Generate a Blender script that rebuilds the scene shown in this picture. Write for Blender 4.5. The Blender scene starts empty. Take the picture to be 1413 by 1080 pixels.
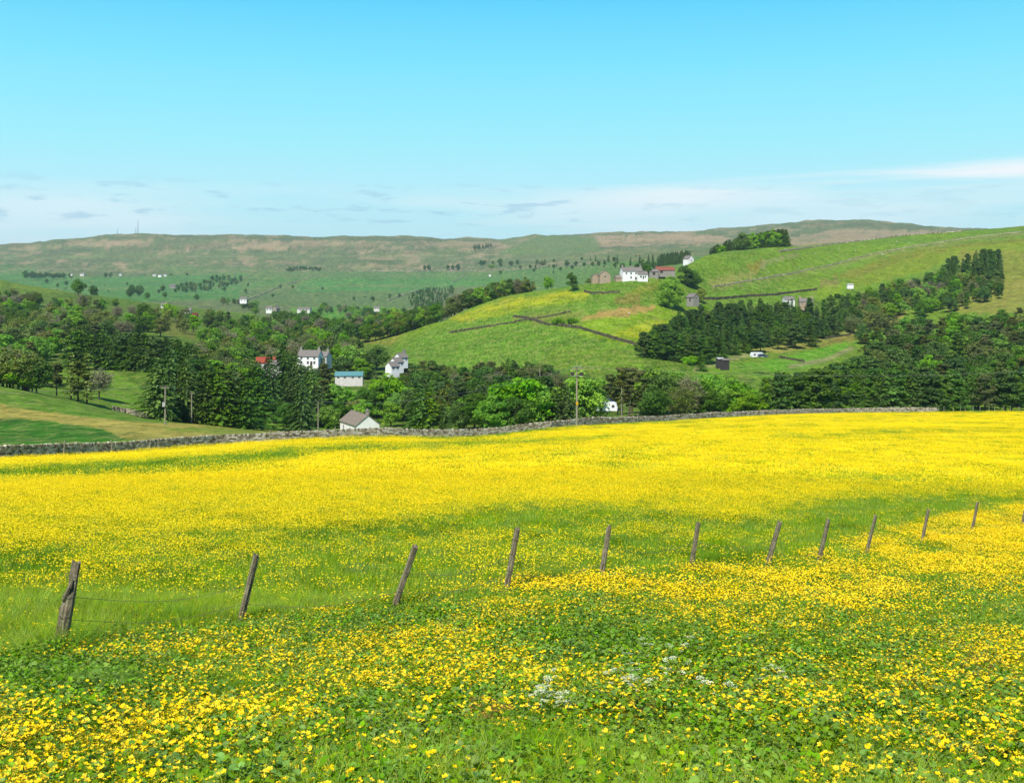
SKYMIX = 0.95; SKYSTR = 0.82; SUNSTR = 5.0; HAZE = 6e-5; EXPO = 0.38; NEARD = 0.95
import bpy, math, random
import numpy as np
random.seed(7); rng = np.random.default_rng(11)
F = 1500.0; U0 = 706.5; V0 = 400.0      # lens of the photograph: focal length and principal point in photo pixels
sc = bpy.context.scene
COL = sc.collection

# ------------------------------------------------------------------ tags
def tag(o, label=None, cat=None, group=None, kind=None):
    if label: o['label'] = label
    if cat: o['category'] = cat
    if group: o['group'] = group
    if kind: o['kind'] = kind
    return o

def mesh_obj(name, V, Fc, mat=None, parent=None, smooth=False, mats=None, midx=None, link=True):
    me = bpy.data.meshes.new(name)
    V = np.asarray(V, dtype=np.float32).reshape(-1, 3)
    if isinstance(Fc, np.ndarray):
        n, k = Fc.shape
        me.vertices.add(len(V)); me.vertices.foreach_set('co', V.ravel())
        me.loops.add(n * k); me.loops.foreach_set('vertex_index', Fc.astype(np.int32).ravel())
        me.polygons.add(n)
        me.polygons.foreach_set('loop_start', np.arange(0, n * k, k, dtype=np.int32))
        me.update(calc_edges=True)
    else:
        me.from_pydata(V.tolist(), [], Fc)
    if mats:
        for m in mats: me.materials.append(m)
        if midx is not None: me.polygons.foreach_set('material_index', np.asarray(midx, dtype=np.int32))
    elif mat: me.materials.append(mat)
    if smooth: me.polygons.foreach_set('use_smooth', np.ones(len(me.polygons), dtype=bool))
    o = bpy.data.objects.new(name, me)
    if link: COL.objects.link(o)
    if parent: o.parent = parent
    return o

def empty(name, loc=(0, 0, 0), rz=0.0, s=1.0):
    o = bpy.data.objects.new(name, None); COL.objects.link(o)
    o.location = loc; o.rotation_euler = (0, 0, rz); o.scale = (s, s, s)
    o.empty_display_size = 0.5
    return o

class MB:
    """collects quads / tris into one mesh"""
    def __init__(self): self.v = []; self.f = []
    def add(self, V, Fc):
        b = len(self.v); self.v.extend([tuple(p) for p in V]); self.f.extend([tuple(b + i for i in f) for f in Fc]); return self
    def box(self, c, s, rz=0.0, tilt=(0, 0)):
        x, y, z = s[0] / 2, s[1] / 2, s[2] / 2
        P = []
        for dx, dy, dz in ((-x,-y,-z),(x,-y,-z),(x,y,-z),(-x,y,-z),(-x,-y,z),(x,-y,z),(x,y,z),(-x,y,z)):
            dx += tilt[0] * (dz + z); dy += tilt[1] * (dz + z)
            P.append((c[0] + dx*math.cos(rz) - dy*math.sin(rz), c[1] + dx*math.sin(rz) + dy*math.cos(rz), c[2] + dz))
        return self.add(P, [(0,3,2,1),(4,5,6,7),(0,1,5,4),(1,2,6,5),(2,3,7,6),(3,0,4,7)])
    def tube(self, pts, rad, n=6):
        pts = [np.array(p, float) for p in pts]
        if not hasattr(rad, '__len__'): rad = [rad] * len(pts)
        rings = []
        for i, p in enumerate(pts):
            d = pts[min(i+1, len(pts)-1)] - pts[max(i-1, 0)]; d /= (np.linalg.norm(d) + 1e-9)
            a = np.cross(d, (0.0, 0.0, 1.0)) if abs(d[2]) < 0.9 else np.cross(d, (1.0, 0.0, 0.0))
            a /= np.linalg.norm(a); b = np.cross(d, a)
            rings.append([p + rad[i] * (math.cos(t)*a + math.sin(t)*b) for t in [2*math.pi*k/n for k in range(n)]])
        V = [q for r in rings for q in r]; Fc = []
        for i in range(len(pts)-1):
            for k in range(n):
                Fc.append((i*n+k, i*n+(k+1)%n, (i+1)*n+(k+1)%n, (i+1)*n+k))
        Fc.append(tuple(range(n))); Fc.append(tuple(len(V)-1-k for k in range(n)))
        return self.add(V, Fc)
    def build(self, name, mat, parent=None, link=True, smooth=False):
        return mesh_obj(name, self.v, self.f, mat, parent, smooth, link=link)

# ------------------------------------------------------------------ materials
def S(c):   # sRGB 0-255 -> linear
    return tuple(((x/255)/12.92 if x/255 <= 0.04045 else ((x/255+0.055)/1.055)**2.4) for x in c)
def newmat(name):
    m = bpy.data.materials.new(name); m.use_nodes = True
    nt = m.node_tree; nt.nodes.clear(); return m, nt
def nd(nt, t, **kw):
    n = nt.nodes.new(t)
    for k, v in kw.items():
        if k in ('operation','blend_type','data_type','attribute_name','noise_dimensions','feature','distance','interpolation','sky_type','attribute_type'): setattr(n, k, v)
        else: n.inputs[k].default_value = v
    return n
def mixc(nt, fac, a, b, bt='MIX'):
    n = nt.nodes.new('ShaderNodeMix'); n.data_type = 'RGBA'; n.blend_type = bt
    for sock, val in ((n.inputs[0], fac), (n.inputs[6], a), (n.inputs[7], b)):
        if hasattr(val, 'links') or isinstance(val, bpy.types.NodeSocket): nt.links.new(val, sock)
        else: sock.default_value = val if not isinstance(val, tuple) or len(val) == 4 else (*val, 1)
    return n.outputs[2]
def mathn(nt, op, a, b=0.0, c=None, clamp=False):
    n = nt.nodes.new('ShaderNodeMath'); n.operation = op; n.use_clamp = clamp
    for i, val in enumerate((a, b) if c is None else (a, b, c)):
        if isinstance(val, bpy.types.NodeSocket): nt.links.new(val, n.inputs[i])
        else: n.inputs[i].default_value = val
    return n.outputs[0]
def ramp(nt, fac, stops):
    n = nt.nodes.new('ShaderNodeValToRGB'); nt.links.new(fac, n.inputs[0])
    e = n.color_ramp.elements
    while len(e) < len(stops): e.new(0.5)
    for i, (p, c) in enumerate(stops):
        e[i].position = p; e[i].color = (*c, 1) if len(c) == 3 else c
    return n.outputs[0]
def noise(nt, scale, detail=4, rough=0.6, vec=None, dist=0.0):
    n = nt.nodes.new('ShaderNodeTexNoise'); n.inputs['Scale'].default_value = scale
    n.inputs['Detail'].default_value = detail; n.inputs['Roughness'].default_value = rough; n.inputs['Distortion'].default_value = dist
    if vec is None:
        g = nt.nodes.new('ShaderNodeNewGeometry'); vec = g.outputs['Position']
    nt.links.new(vec, n.inputs['Vector']); return n.outputs['Fac']
def objnoise(nt, scale, detail=4, rough=0.6):
    t = nt.nodes.new('ShaderNodeTexCoord'); return noise(nt, scale, detail, rough, t.outputs['Object'])
def out_bsdf(nt, col, rough=0.8, bump=None, bstr=0.4, bdist=0.05, spec=0.3):
    b = nt.nodes.new('ShaderNodeBsdfPrincipled'); o = nt.nodes.new('ShaderNodeOutputMaterial')
    if isinstance(col, bpy.types.NodeSocket): nt.links.new(col, b.inputs['Base Color'])
    else: b.inputs['Base Color'].default_value = (*col, 1)
    b.inputs['Roughness'].default_value = rough; b.inputs['Specular IOR Level'].default_value = spec
    if bump is not None:
        bn = nt.nodes.new('ShaderNodeBump'); bn.inputs['Strength'].default_value = bstr; bn.inputs['Distance'].default_value = bdist
        nt.links.new(bump, bn.inputs['Height']); nt.links.new(bn.outputs[0], b.inputs['Normal'])
    nt.links.new(b.outputs[0], o.inputs[0]); return b
def simple(name, c1, c2=None, scale=8.0, rough=0.8, bump=0.0, spec=0.3):
    m, nt = newmat(name); c2 = c2 or tuple(x*0.75 for x in c1)
    n = objnoise(nt, scale, 5, 0.65)
    f = ramp(nt, n, [(0.35, (0,0,0)), (0.65, (1,1,1))])
    out_bsdf(nt, mixc(nt, f, c1, c2), rough, n if bump else None, bump, 0.03, spec); return m
def leafmat(name, c1, c2, trans=0.25, rough=0.55, spec=0.25, var=0.5, clump=0.5):
    """leaf colour varies from clump to clump (a second tint) and from tree to tree"""
    m, nt = newmat(name)
    oi = nt.nodes.new('ShaderNodeObjectInfo')
    n = objnoise(nt, clump, 3, 0.7)
    f = ramp(nt, n, [(0.36, (0,0,0)), (0.64, (1,1,1))])
    c = mixc(nt, f, c1, c2)
    hsv = nt.nodes.new('ShaderNodeHueSaturation'); nt.links.new(c, hsv.inputs['Color'])
    nt.links.new(mathn(nt, 'MULTIPLY_ADD', oi.outputs['Random'], 0.05*var, 0.5-0.025*var), hsv.inputs['Hue'])
    r2 = mathn(nt, 'FRACT', mathn(nt, 'MULTIPLY', oi.outputs['Random'], 37.7))
    nt.links.new(mathn(nt, 'MULTIPLY_ADD', r2, 0.75*var, 1.0-0.37*var), hsv.inputs['Value'])
    r3 = mathn(nt, 'FRACT', mathn(nt, 'MULTIPLY', oi.outputs['Random'], 91.3))
    nt.links.new(mathn(nt, 'MULTIPLY_ADD', r3, 0.35*var, 1.0-0.25*var), hsv.inputs['Saturation'])
    b = nt.nodes.new('ShaderNodeBsdfPrincipled'); nt.links.new(hsv.outputs[0], b.inputs['Base Color'])
    b.inputs['Roughness'].default_value = rough; b.inputs['Specular IOR Level'].default_value = spec
    t = nt.nodes.new('ShaderNodeBsdfTranslucent'); nt.links.new(hsv.outputs[0], t.inputs[0])
    mx = nt.nodes.new('ShaderNodeMixShader'); mx.inputs[0].default_value = trans
    nt.links.new(b.outputs[0], mx.inputs[1]); nt.links.new(t.outputs[0], mx.inputs[2])
    o = nt.nodes.new('ShaderNodeOutputMaterial'); nt.links.new(mx.outputs[0], o.inputs[0]); return m

# ------------------------------------------------------------------ numpy value noise
def vnoise(x, y, seed=0):
    xi = np.floor(x).astype(np.int64); yi = np.floor(y).astype(np.int64); fx = x-xi; fy = y-yi
    fx = fx*fx*(3-2*fx); fy = fy*fy*(3-2*fy)
    def h(a, b):
        n = (a*374761393 + b*668265263 + seed*1274126177) & 0x7fffffff
        n = ((n ^ (n >> 13)) * 1274126177) & 0x7fffffff
        return ((n ^ (n >> 16)) & 0xffff) / 65535.0
    return (h(xi,yi)*(1-fx)+h(xi+1,yi)*fx)*(1-fy) + (h(xi,yi+1)*(1-fx)+h(xi+1,yi+1)*fx)*fy
def fbm(x, y, seed=0, o=4):
    s = 0; a = 0.5; t = 0
    for k in range(o):
        s = s + a*vnoise(x*2**k, y*2**k, seed+k*17); t += a; a *= 0.55
    return s/t
def sstep(x, a, b):
    t = np.clip((x-a)/(b-a), 0, 1); return t*t*(3-2*t)

# ------------------------------------------------------------------ the lie of the land
CU = np.array([-900, 0, 200, 450, 650, 870, 1060, 1250, 1413, 2300.])
def pl(*p):
    a = np.array(p, float); return lambda u: np.interp(u, a[:,0], a[:,1])
Yfence = pl((-900,11),(85,15.2),(330,18),(540,19.5),(697,20.5),(829,23),(953,26),(1060,27.5),(1130,29.5),(1197,32),(1272,37),(1340,39),(1412,42),(2300,60))
Vfence = pl((-900,960),(85,893),(330,866),(540,848),(697,824),(829,805),(953,792),(1060,785),(1130,779),(1197,769),(1272,752),(1340,739),(1412,728),(2300,690))
Ywall = pl((-900,75),(0,108),(300,139),(540,150),(760,166),(1000,215),(1180,250),(1413,255),(2300,270))
Vwall = pl((-900,690),(0,631),(100,627),(200,620),(300,613),(400,607),(440,605),(540,602),(620,604),(650,603),(690,600),(760,591),(800,588),(900,583),(1000,577),(1050,574),(1100,572),(1180,570),(1280,569),(1413,568),(2300,560))
def smoothed(fn, w):
    return lambda u: sum(k*fn(u+d*w) for d, k in ((-1,.12),(-.5,.23),(0,.3),(.5,.23),(1,.12)))
rowsK = []   # (Y(u), v(u))
def K(Ys, Vs, w=50):
    fy = lambda u, a=np.array(Ys, float): np.interp(u, CU, a); fv = lambda u, a=np.array(Vs, float): np.interp(u, CU, a)
    rowsK.append((smoothed(fy, w), smoothed(fv, w)))
#      -900    0    200   450   650   870   1060  1250  1413  2300
K(   [ 100,  150,  165,  200,  205,  225,  282,  290,  290,  300],[660,604,597,606,606,590,582,580,580,575])
K(   [ 140,  190,  205,  260,  260,  270,  320,  330,  330,  340],[600,572,582,603,600,582,572,574,574,570])
K(   [ 190,  240,  260,  310,  300,  310,  370,  380,  380,  390],[540,535,577,598,592,572,557,558,556,540])
K(   [ 250,  280,  310,  350,  350,  355,  430,  440,  440,  450],[520,529,572,584,578,562,532,535,535,500])
K(   [ 320,  335,  360,  420,  420,  430,  500,  520,  520,  530],[515,526,540,552,556,528,505,508,498,460])
K(   [ 420,  420,  420,  500,  480,  480,  560,  620,  620,  620],[490,508,508,520,538,499,486,475,450,420])
K(   [ 600,  600,  600,  690,  570,  560,  640,  760,  730,  720],[450,465,468,482,482,450,461,425,412,380])
K(   [ 850,  850,  850,  900,  640,  635,  760,  900,  850,  850],[400,415,437,458,440,409,410,378,372,340])
uJ = [-900,0,30,100,200,300,450,520,545,600,640,680,700,760,800,870,900,950,975,1000,1050,1085,1160,1250,1330,1413,2300]
vJ = [380,386,392,402,418,430,446,466,468,448,429,415,409,400,393,385,381,364,352,347,343,340.5,334.5,323,317.5,312.5,290]
yJ = [1100,1100,1100,1100,1100,1100,1100,800,770,720,705,700,700,700,700,700,710,780,830,860,900,950,1100,1150,1150,1150,1150]
J = (pl(*zip(uJ, yJ)), pl(*zip(uJ, vJ)))
rowsK.append(J)
rowsK.append((lambda u: J[0](u)*1.22, smoothed(pl((-900,395),(0,398),(200,418),(450,446),(545,466),(650,445),(760,425),(870,405),(950,378),(1060,350),(1250,330),(1413,320),(2300,310)), 30)))
K(   [1700]*10, [400,402,410,430,428,366,350,336,330,320])
K(   [2300]*10, [392,394,399,416,405,353,344,333,330,320])
K(   [2900]*10, [378,378,380,384,378,346,336,330,328,320])
K(   [3700]*10, [360,358,354,353,352,336,323,319,323,315])
rowsK.append((lambda u: u*0+4700.0, pl((-900,350),(0,338.5),(50,334),(100,330),(150,325.5),(190,323),(215,323),(250,325),(400,326),(560,327.5),(620,329),(690,331),(720,328.5),(738,325.5),(750,326.5),(800,323.5),(870,322),(960,320.5),(1000,316.5),(1050,311),(1100,308),(1160,305),(1200,306),(1230,309),(1280,313),(1330,317.5),(1370,318.5),(1413,317),(2300,320))))
rowsK.append((lambda u: u*0+6500.0, pl((-900,372),(2300,352))))
rowsK.append((lambda u: u*0+9000.0, pl((-900,390),(2300,380))))

UG = np.concatenate([np.arange(-900, -60, 20), np.arange(-60, 1474, 3.5), np.arange(1474, 2301, 20)]).astype(float)
LY = np.linspace(math.log(0.4), math.log(9000), 680)
YG = np.exp(LY)
def build_grid():
    KY = [np.full_like(UG, 0.3), np.full_like(UG, 2.6), np.full_like(UG, 5.8)]
    KZ = [np.full_like(UG, -1.62), np.full_like(UG, -1.75), np.full_like(UG, -2.63)]
    KY.append(smoothed(Yfence, 60)(UG)); KZ.append(-(smoothed(Vfence, 40)(UG)-V0)/F*KY[-1])
    # a slightly hollow middle of the meadow
    yw = smoothed(Ywall, 60)(UG); zw = -(Vwall(UG)-V0)/F*yw
    for t, sag in ((0.33, -0.5), (0.66, -0.5)):
        KY.append(KY[3]+(yw-KY[3])*t); KZ.append(KZ[3]+(zw-KZ[3])*t + sag*0)
    KY.append(yw); KZ.append(zw)
    for fy, fv in rowsK:
        y = fy(UG); y = np.maximum(y, KY[-1]*1.04); KY.append(y); KZ.append(-(fv(UG)-V0)/F*y)
    KY = np.array(KY); KZ = np.array(KZ)
    Z = np.empty((len(YG), len(UG)))
    for j in range(len(UG)):
        # monotone cubic in log distance
        x = np.log(KY[:, j]); y = KZ[:, j]; h = np.diff(x); d = np.diff(y)/h
        m = np.empty_like(y); m[0] = d[0]; m[-1] = d[-1]
        for i in range(1, len(y)-1):
            m[i] = 0 if d[i-1]*d[i] <= 0 else (h[i-1]+h[i])*3/((2*h[i]+h[i-1])/d[i-1]+(h[i]+2*h[i-1])/d[i])
        i = np.clip(np.searchsorted(x, LY)-1, 0, len(h)-1); t = (LY-x[i])/h[i]; t = np.clip(t, 0, 1)
        Z[:, j] = (y[i]*(1+2*t)*(1-t)**2 + h[i]*m[i]*t*(1-t)**2 + y[i+1]*t*t*(3-2*t) + h[i]*m[i+1]*t*t*(t-1))
    X = (UG[None, :]-U0)/F*YG[:, None]; Y = np.repeat(YG[:, None], len(UG), 1)
    # relief: small humps near, gullies and shelves far
    near = np.exp(-(Y/60)**2)
    Z += (fbm(X*0.9, Y*0.9, 3)-0.5)*0.22*near*sstep(Y, 3, 7)
    mid = sstep(Y, 40, 120)*(1-sstep(Y, 200, 300)); Z += (fbm(X*0.05, Y*0.05, 5)-0.5)*0.6*mid
    amp = sstep(Y, 300, 700)*Y*0.0022
    Z += (fbm(X/90, Y/90, 9, 5)-0.5)*amp*2.0
    famp = sstep(Y, 2200, 3200)*(1-0.75*sstep(Y, 4300, 4700))
    gull = np.abs(fbm(X/420, Y/900, 21, 5)-0.5)*2
    Z -= (0.5-np.clip(gull*2.2, 0, 0.5))*famp*26
    return X, Y, Z
XG, YYG, ZG = build_grid()
def zt(u, Y):
    """ground height at photo column u and distance Y"""
    u = np.asarray(u, float); Y = np.asarray(Y, float)
    fj = np.interp(u, UG, np.arange(len(UG))); fi = np.interp(np.log(Y), LY, np.arange(len(LY)))
    j = np.clip(fj.astype(int), 0, len(UG)-2); i = np.clip(fi.astype(int), 0, len(LY)-2); a = fj-j; b = fi-i
    return (ZG[i,j]*(1-a)+ZG[i,j+1]*a)*(1-b) + (ZG[i+1,j]*(1-a)+ZG[i+1,j+1]*a)*b
def gz(x, y):
    return float(zt(x/max(y, .4)*F+U0, max(y, .4)))
def W(u, Y, dz=0.0):
    return (float((u-U0)/F*Y), float(Y), float(zt(u, Y))+dz)
def hit(u, v, Ymin, Ymax=8000, H=0.0):
    """where the line of sight through (u, v) first meets ground (raised by H) beyond Ymin"""
    Y = np.exp(np.arange(math.log(Ymin), math.log(Ymax), 0.003))
    vv = V0 - F*(zt(np.full_like(Y, u), Y)+H)/Y
    k = np.nonzero(vv <= v)[0]
    return float(Y[k[0]]) if len(k) else None
# ------------------------------------------------------------------ what grows where: ground cover of every field
VG = V0 - F*ZG/YYG
UU = np.repeat(UG[None, :], len(YG), 0)
def inpoly(u, v, P):
    r = np.zeros(u.shape, bool); n = len(P)
    for i in range(n):
        x1, y1 = P[i]; x2, y2 = P[(i+1) % n]
        if y1 == y2: continue
        c = ((y1 > v) != (y2 > v)) & (u < (x2-x1)*(v-y1)/(y2-y1)+x1); r ^= c
    return r
def lindist(u, v, P):
    d = np.full(u.shape, 1e9)
    for (x1, y1), (x2, y2) in zip(P[:-1], P[1:]):
        L = (x2-x1)**2+(y2-y1)**2; t = np.clip(((u-x1)*(x2-x1)+(v-y1)*(y2-y1))/L, 0, 1)
        d = np.minimum(d, np.hypot(u-x1-t*(x2-x1), (v-y1-t*(y2-y1))))
    return d
NZ1 = fbm(XG/14, YYG/14, 31, 4); NZ2 = fbm(XG/60, YYG/90, 41, 5); NZ3 = fbm(XG/300, YYG/500, 51, 5); NZ4 = fbm(XG/4, YYG/6, 61, 3)
NL = fbm(UU/22, VG/2.2, 71, 5)          # long streaks of heather, rush and bent along the slope
ALB = 0.62
def A(c): return np.array(S(c))*ALB
GREEN = A((122,168,52)); MOOR = A((124,146,92)); HEATH = A((104,118,84)); TAN = A((212,180,150)); RUSH = A((160,158,92)); FIELD = A((88,156,72))
FLOOR = A((88,122,44)); YEL = A((226,214,10)); YGR = A((158,192,20)); BROWN = A((168,138,98)); SAND = A((206,186,132)); OLIVE = A((138,160,40)); ROAD = A((182,176,160)); DKG = A((70,140,22)); OR = A((178,146,70))
COLG = np.empty(ZG.shape+(3,))
def blend(mask, c, wob=0.0):
    m = mask[..., None]; COLG[:] = COLG*(1-m)+c*m
Jy = J[0](UU)
far = YYG > Jy*1.05
COLG[:] = GREEN
w = np.clip((NZ2-0.5)*5+0.5, 0, 1); blend(w*0.35*(~far), YGR)
w = np.clip((NZ1-0.55)*6, 0, 1); blend(w*0.35*(~far)*(YYG > 100), OLIVE)
blend(far*1.0, MOOR)
nl = np.clip((NL-0.5)*6+0.5, 0, 1); n3 = np.clip((NZ3-0.5)*7+0.5, 0, 1); n2 = np.clip((NZ2-0.5)*7+0.5, 0, 1)
blend(far*np.clip(nl*0.6+n3*0.6-0.35, 0, 1)*0.7, HEATH)
blend(far*np.clip(n2*0.7+(1-nl)*0.6-0.75, 0, 1)*1.2*(VG < 375), TAN)
du = (NZ2-0.5)*16 + (fbm(UU/9, VG/3, 81, 3)-0.5)*10; dv = (fbm(UU/12, VG/4, 91, 3)-0.5)*5
def area(P, c, a=1.0, Y=(0, 1e5), rag=1.0, mott=0.0):
    m = inpoly(UU+du*rag, VG+dv*rag, P) & (YYG > Y[0]) & (YYG < Y[1])
    m = m*a
    if mott: m = m*np.clip(1-mott+mott*2*np.clip((NL-0.5)*5+0.5, 0, 1), 0, 1)
    blend(m, c)
FAR = (1300, 9000); HILL = (330, 1300)
# far side of the dale: in-bye fields below, moor above
area([(-200,378),(40,379),(150,382),(345,378),(350,412),(200,416),(-200,412)], FIELD, 1, FAR, .3)
area([(0,362),(60,372),(30,380),(0,380)], FIELD, .6, FAR)
area([(225,366),(350,368),(350,378),(230,381)], A((112,150,84)), .8, FAR)
area([(345,372),(470,374),(470,381),(350,381)], A((112,150,84)), 1, FAR, .4)
area([(330,381),(470,382),(450,400),(330,400)], A((112,152,78)), 1, FAR, .3)
area([(400,399),(330,402),(330,420),(560,426),(600,402),(560,398)], A((106,142,78)), 1, FAR, .3)
area([(430,384),(700,383),(690,392),(640,396),(560,402),(400,402)], A((84,158,70)), 1, FAR, .3)
area([(470,374),(700,376),(700,384),(450,384)], A((104,150,80)), 1, FAR, .3)
area([(330,401),(385,390),(420,384),(380,384),(330,396)], A((90,156,72)), .8, FAR, .2)
area([(400,424),(540,424),(600,440),(560,470),(410,450)], A((96,168,44)), 1, (1100, 2600), .4)
area([(690,374),(800,366),(900,358),(1000,350),(1000,372),(760,402),(690,408)], A((100,152,74)), 1, (1150, 9000), .3)
area([(690,352),(900,345),(1000,338),(1000,350),(870,360),(690,366)], A((118,138,86)), .8, (1150, 9000), .5, .5)
# tan bents and cuttings
for P, a in (([(95,331),(210,333),(205,338),(150,341),(90,338)], .8), ([(200,349),(300,337),(340,335),(290,342),(230,351)], .7), ([(345,332),(500,332),(525,339),(340,341)], .75),
             ([(260,341),(500,343),(560,344),(500,345.5),(262,343.5)], .9), ([(455,367),(540,365),(640,369),(640,372),(455,371)], .6), ([(165,362),(180,362),(174,371),(163,370)], .8),
             ([(425,352),(432,345),(437,345),(430,362),(452,368),(440,369)], .5), ([(560,345),(572,343),(580,356),(560,364),(555,352)], .6), ([(590,334),(690,332),(700,343),(640,345),(590,340)], .6),
             ([(820,325),(950,322),(1010,328),(1000,336),(900,338),(830,341),(815,333)], .85), ([(1085,330),(1150,317),(1250,318),(1310,321),(1230,328),(1160,334),(1090,341)], .75),
             ([(330,354),(352,352),(356,364),(338,368)], .6), ([(250,360),(340,362),(340,363),(250,361.5)], .6), ([(75,358),(100,358),(98,361),(76,361)], .7)):
    area(P, TAN, a, (1300, 9000), .8, .55)
for vv_, cc_, hh_ in ((347,(96,118,76),.8),(354,(150,166,110),1.0),(360,(92,120,78),.7),(366,(84,128,74),.8),(371,(176,170,130),.5),(388,(70,130,60),.7),(396,(140,160,100),.6),(337,(150,140,108),1.0),(343,(90,112,76),.7)):
    for s_ in range(9):
        a_ = -100+s_*110+random.uniform(-40, 60); l_ = random.uniform(60, 190); t_ = random.uniform(-3, 3)
        area([(a_,vv_+t_),(a_+l_,vv_+t_-1),(a_+l_*.9,vv_+t_+hh_*2),(a_+10,vv_+t_+hh_*2)], A(cc_), .6, (1700, 4600), .35)
area([(0,338),(200,325),(560,328),(690,331),(690,333),(400,331.5),(215,327),(0,342)], HEATH, .6, (3000, 9000), .4)
area([(1100,309),(1200,306),(1330,318),(1400,319),(1250,316),(1120,313)], HEATH, .6, (3000, 9000), .6)
area([(740,326),(820,326),(830,345),(760,352),(690,350)], A((118,152,80)), .8, (1300, 9000), .8)
# the near hillside on the right
area([(620,440),(690,414),(770,402),(812,403),(806,412),(760,420),(700,432),(640,444)], YEL, .75, HILL, .7, .4)
area([(640,436),(760,413),(815,406),(815,414),(760,424),(660,440)], YGR, .5, HILL, .8)
area([(700,436),(780,428),(870,432),(800,440),(720,445)], RUSH, .5, HILL, 1, .5)
area([(800,446),(905,424),(950,424),(1000,432),(900,470),(880,480),(800,462)], YGR, .9, HILL, .6)
area([(830,468),(900,440),(920,445),(880,468)], YEL, .5, HILL, 1, .5)
area([(800,439),(840,427),(880,422),(903,421),(905,427),(860,436),(810,443)], A((214,172,128)), 1, HILL, .7)
area([(842,412),(870,404),(885,408),(882,419),(845,420)], A((160,142,84)), .85, HILL, .8)
area([(868,398),(905,388),(930,384),(905,402),(872,408)], A((160,160,56)), .7, HILL, .8, .3)
area([(975,388),(1010,379),(1040,374),(1042,380),(1000,396),(978,396)], A((190,182,130)), .9, HILL, .6, .4)
area([(1025,368),(1050,358),(1062,362),(1045,372)], OR, .7, (400, 1300), 1)
area([(1150,380),(1240,350),(1300,338),(1413,330),(1413,336),(1310,345),(1230,366),(1170,386)], A((168,152,70)), .7, (400, 1300), .8, .4)
area([(1170,388),(1240,362),(1310,344),(1420,332),(1420,346),(1330,352),(1260,378),(1180,396)], A((158,178,34)), .85, (400, 1300), .6)
area([(1320,346),(1420,346),(1420,402),(1330,402)], A((176,168,88)), .85, HILL, 1, .3)
area([(1020,488),(1030,474),(1110,462),(1190,452),(1240,425),(1262,424),(1240,445),(1180,462),(1160,470),(1080,486)], SAND, .8, HILL, .8, .3)
area([(1110,482),(1190,455),(1240,428),(1250,430),(1190,468),(1150,476)], BROWN, .7, HILL, .4)
area([(1300,426),(1340,408),(1390,392),(1420,385),(1420,432),(1330,432)], A((186,172,104)), .85, HILL, .7, .3)
area([(1130,388),(1160,384),(1165,396),(1138,398)], A((170,150,120)), .7, HILL, .7)
area([(1130,396),(1165,393),(1162,410),(1135,412)], YGR, .8, HILL, .7)
area([(1050,500),(1085,492),(1165,472),(1175,480),(1110,508),(1060,512),(1000,505)], A((120,190,40)), .95, HILL, .3)
area([(890,462),(930,436),(1000,424),(1185,410),(1200,450),(1100,470),(1000,480),(960,512),(890,512)], FLOOR, .6, HILL, 1.2)
area([(1160,410),(1240,390),(1310,372),(1385,362),(1380,392),(1300,424),(1230,428),(1180,445),(1150,440)], FLOOR, .5, HILL, 1.5)
def road(P, wpx, c, a=1.0, Y=(0, 1e5)):
    d = lindist(UU, VG+dv*.2, P); m = np.clip(1.5-d/wpx, 0, 1)*((YYG > Y[0]) & (YYG < Y[1])); blend(m*a, c)
road([(1055,372),(1050,364),(1070,358),(1100,351)], 2, ROAD, .9, HILL)
road([(985,398),(1060,386),(1140,370),(1200,354),(1260,342),(1340,330),(1413,322)], 2.4, A((160,166,120)), .85, HILL)
road([(620,462),(690,450),(760,440)], 1.8, A((170,168,110)), .7, HILL)
road([(540,475),(590,462),(660,450),(715,437)], 1.4, A((176,176,120)), .55, HILL)
road([(1090,506),(1140,496),(1176,480)], 2.6, ROAD, .95, HILL)
road([(960,510),(1000,497),(1030,490)], 3, ROAD, .9, HILL)
# the left slope and the strip behind the wall
area([(-200,510),(60,540),(130,562),(210,575),(260,590),(100,592),(-200,570)], A((122,168,52)), .9, (110, 420), .5)
area([(-200,545),(0,557),(60,567),(130,577),(200,582),(300,586),(370,590),(450,596),(470,602),(300,606),(168,606),(140,592),(60,580),(-200,568)], A((226,196,130)), .9, (90, 330), .8, .25)
area([(-200,568),(50,580),(135,592),(172,606),(100,614),(-200,622)], DKG, 1, (90, 330), .5)
area([(220,592),(300,588),(440,594),(430,598),(300,600)], A((140,170,50)), .8, (90, 330), 1, .3)
area([(130,502),(160,500),(215,530),(215,575),(150,560)], A((126,172,50)), .9, (250, 520), .5)
area([(195,436),(272,440),(272,470),(195,452)], A((182,166,96)), .95, (500, 1300), .3)
area([(640,585),(700,585),(900,572),(1060,566),(1060,578),(900,586),(700,600),(640,600)], A((176,170,104)), .6, (150, 330), 1, .4)
area([(0,388),(130,402),(200,418),(340,432),(540,470),(600,485),(760,500),(890,520),(1040,520),(1040,572),(800,590),(560,598),(450,585),(210,545),(140,498),(100,500),(0,532)], FLOOR, .6, (260, 1100), .5)
area([(20,388),(70,395),(100,404),(60,404),(15,396)], A((140,170,60)), .8, (500, 1200), .5)
area([(600,455),(545,478),(540,500),(600,505),(780,515),(880,500),(885,480),(700,438)], GREEN, .9, (400, 800), .3)
area([(760,480),(860,480),(880,500),(830,520),(740,500)], OLIVE, .5, (400, 800), 1.5, .5)
area([(490,462),(560,462),(540,476),(490,472)], A((176,170,90)), .8, (600, 1300), .6)
area([(330,412),(400,430),(420,450),(540,462),(545,470),(420,470),(380,440)], A((120,150,60)), .5, (600, 1300), 1)
COLG *= (0.86+0.28*NZ4+0.16*(NL-0.5))[..., None]
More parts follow.
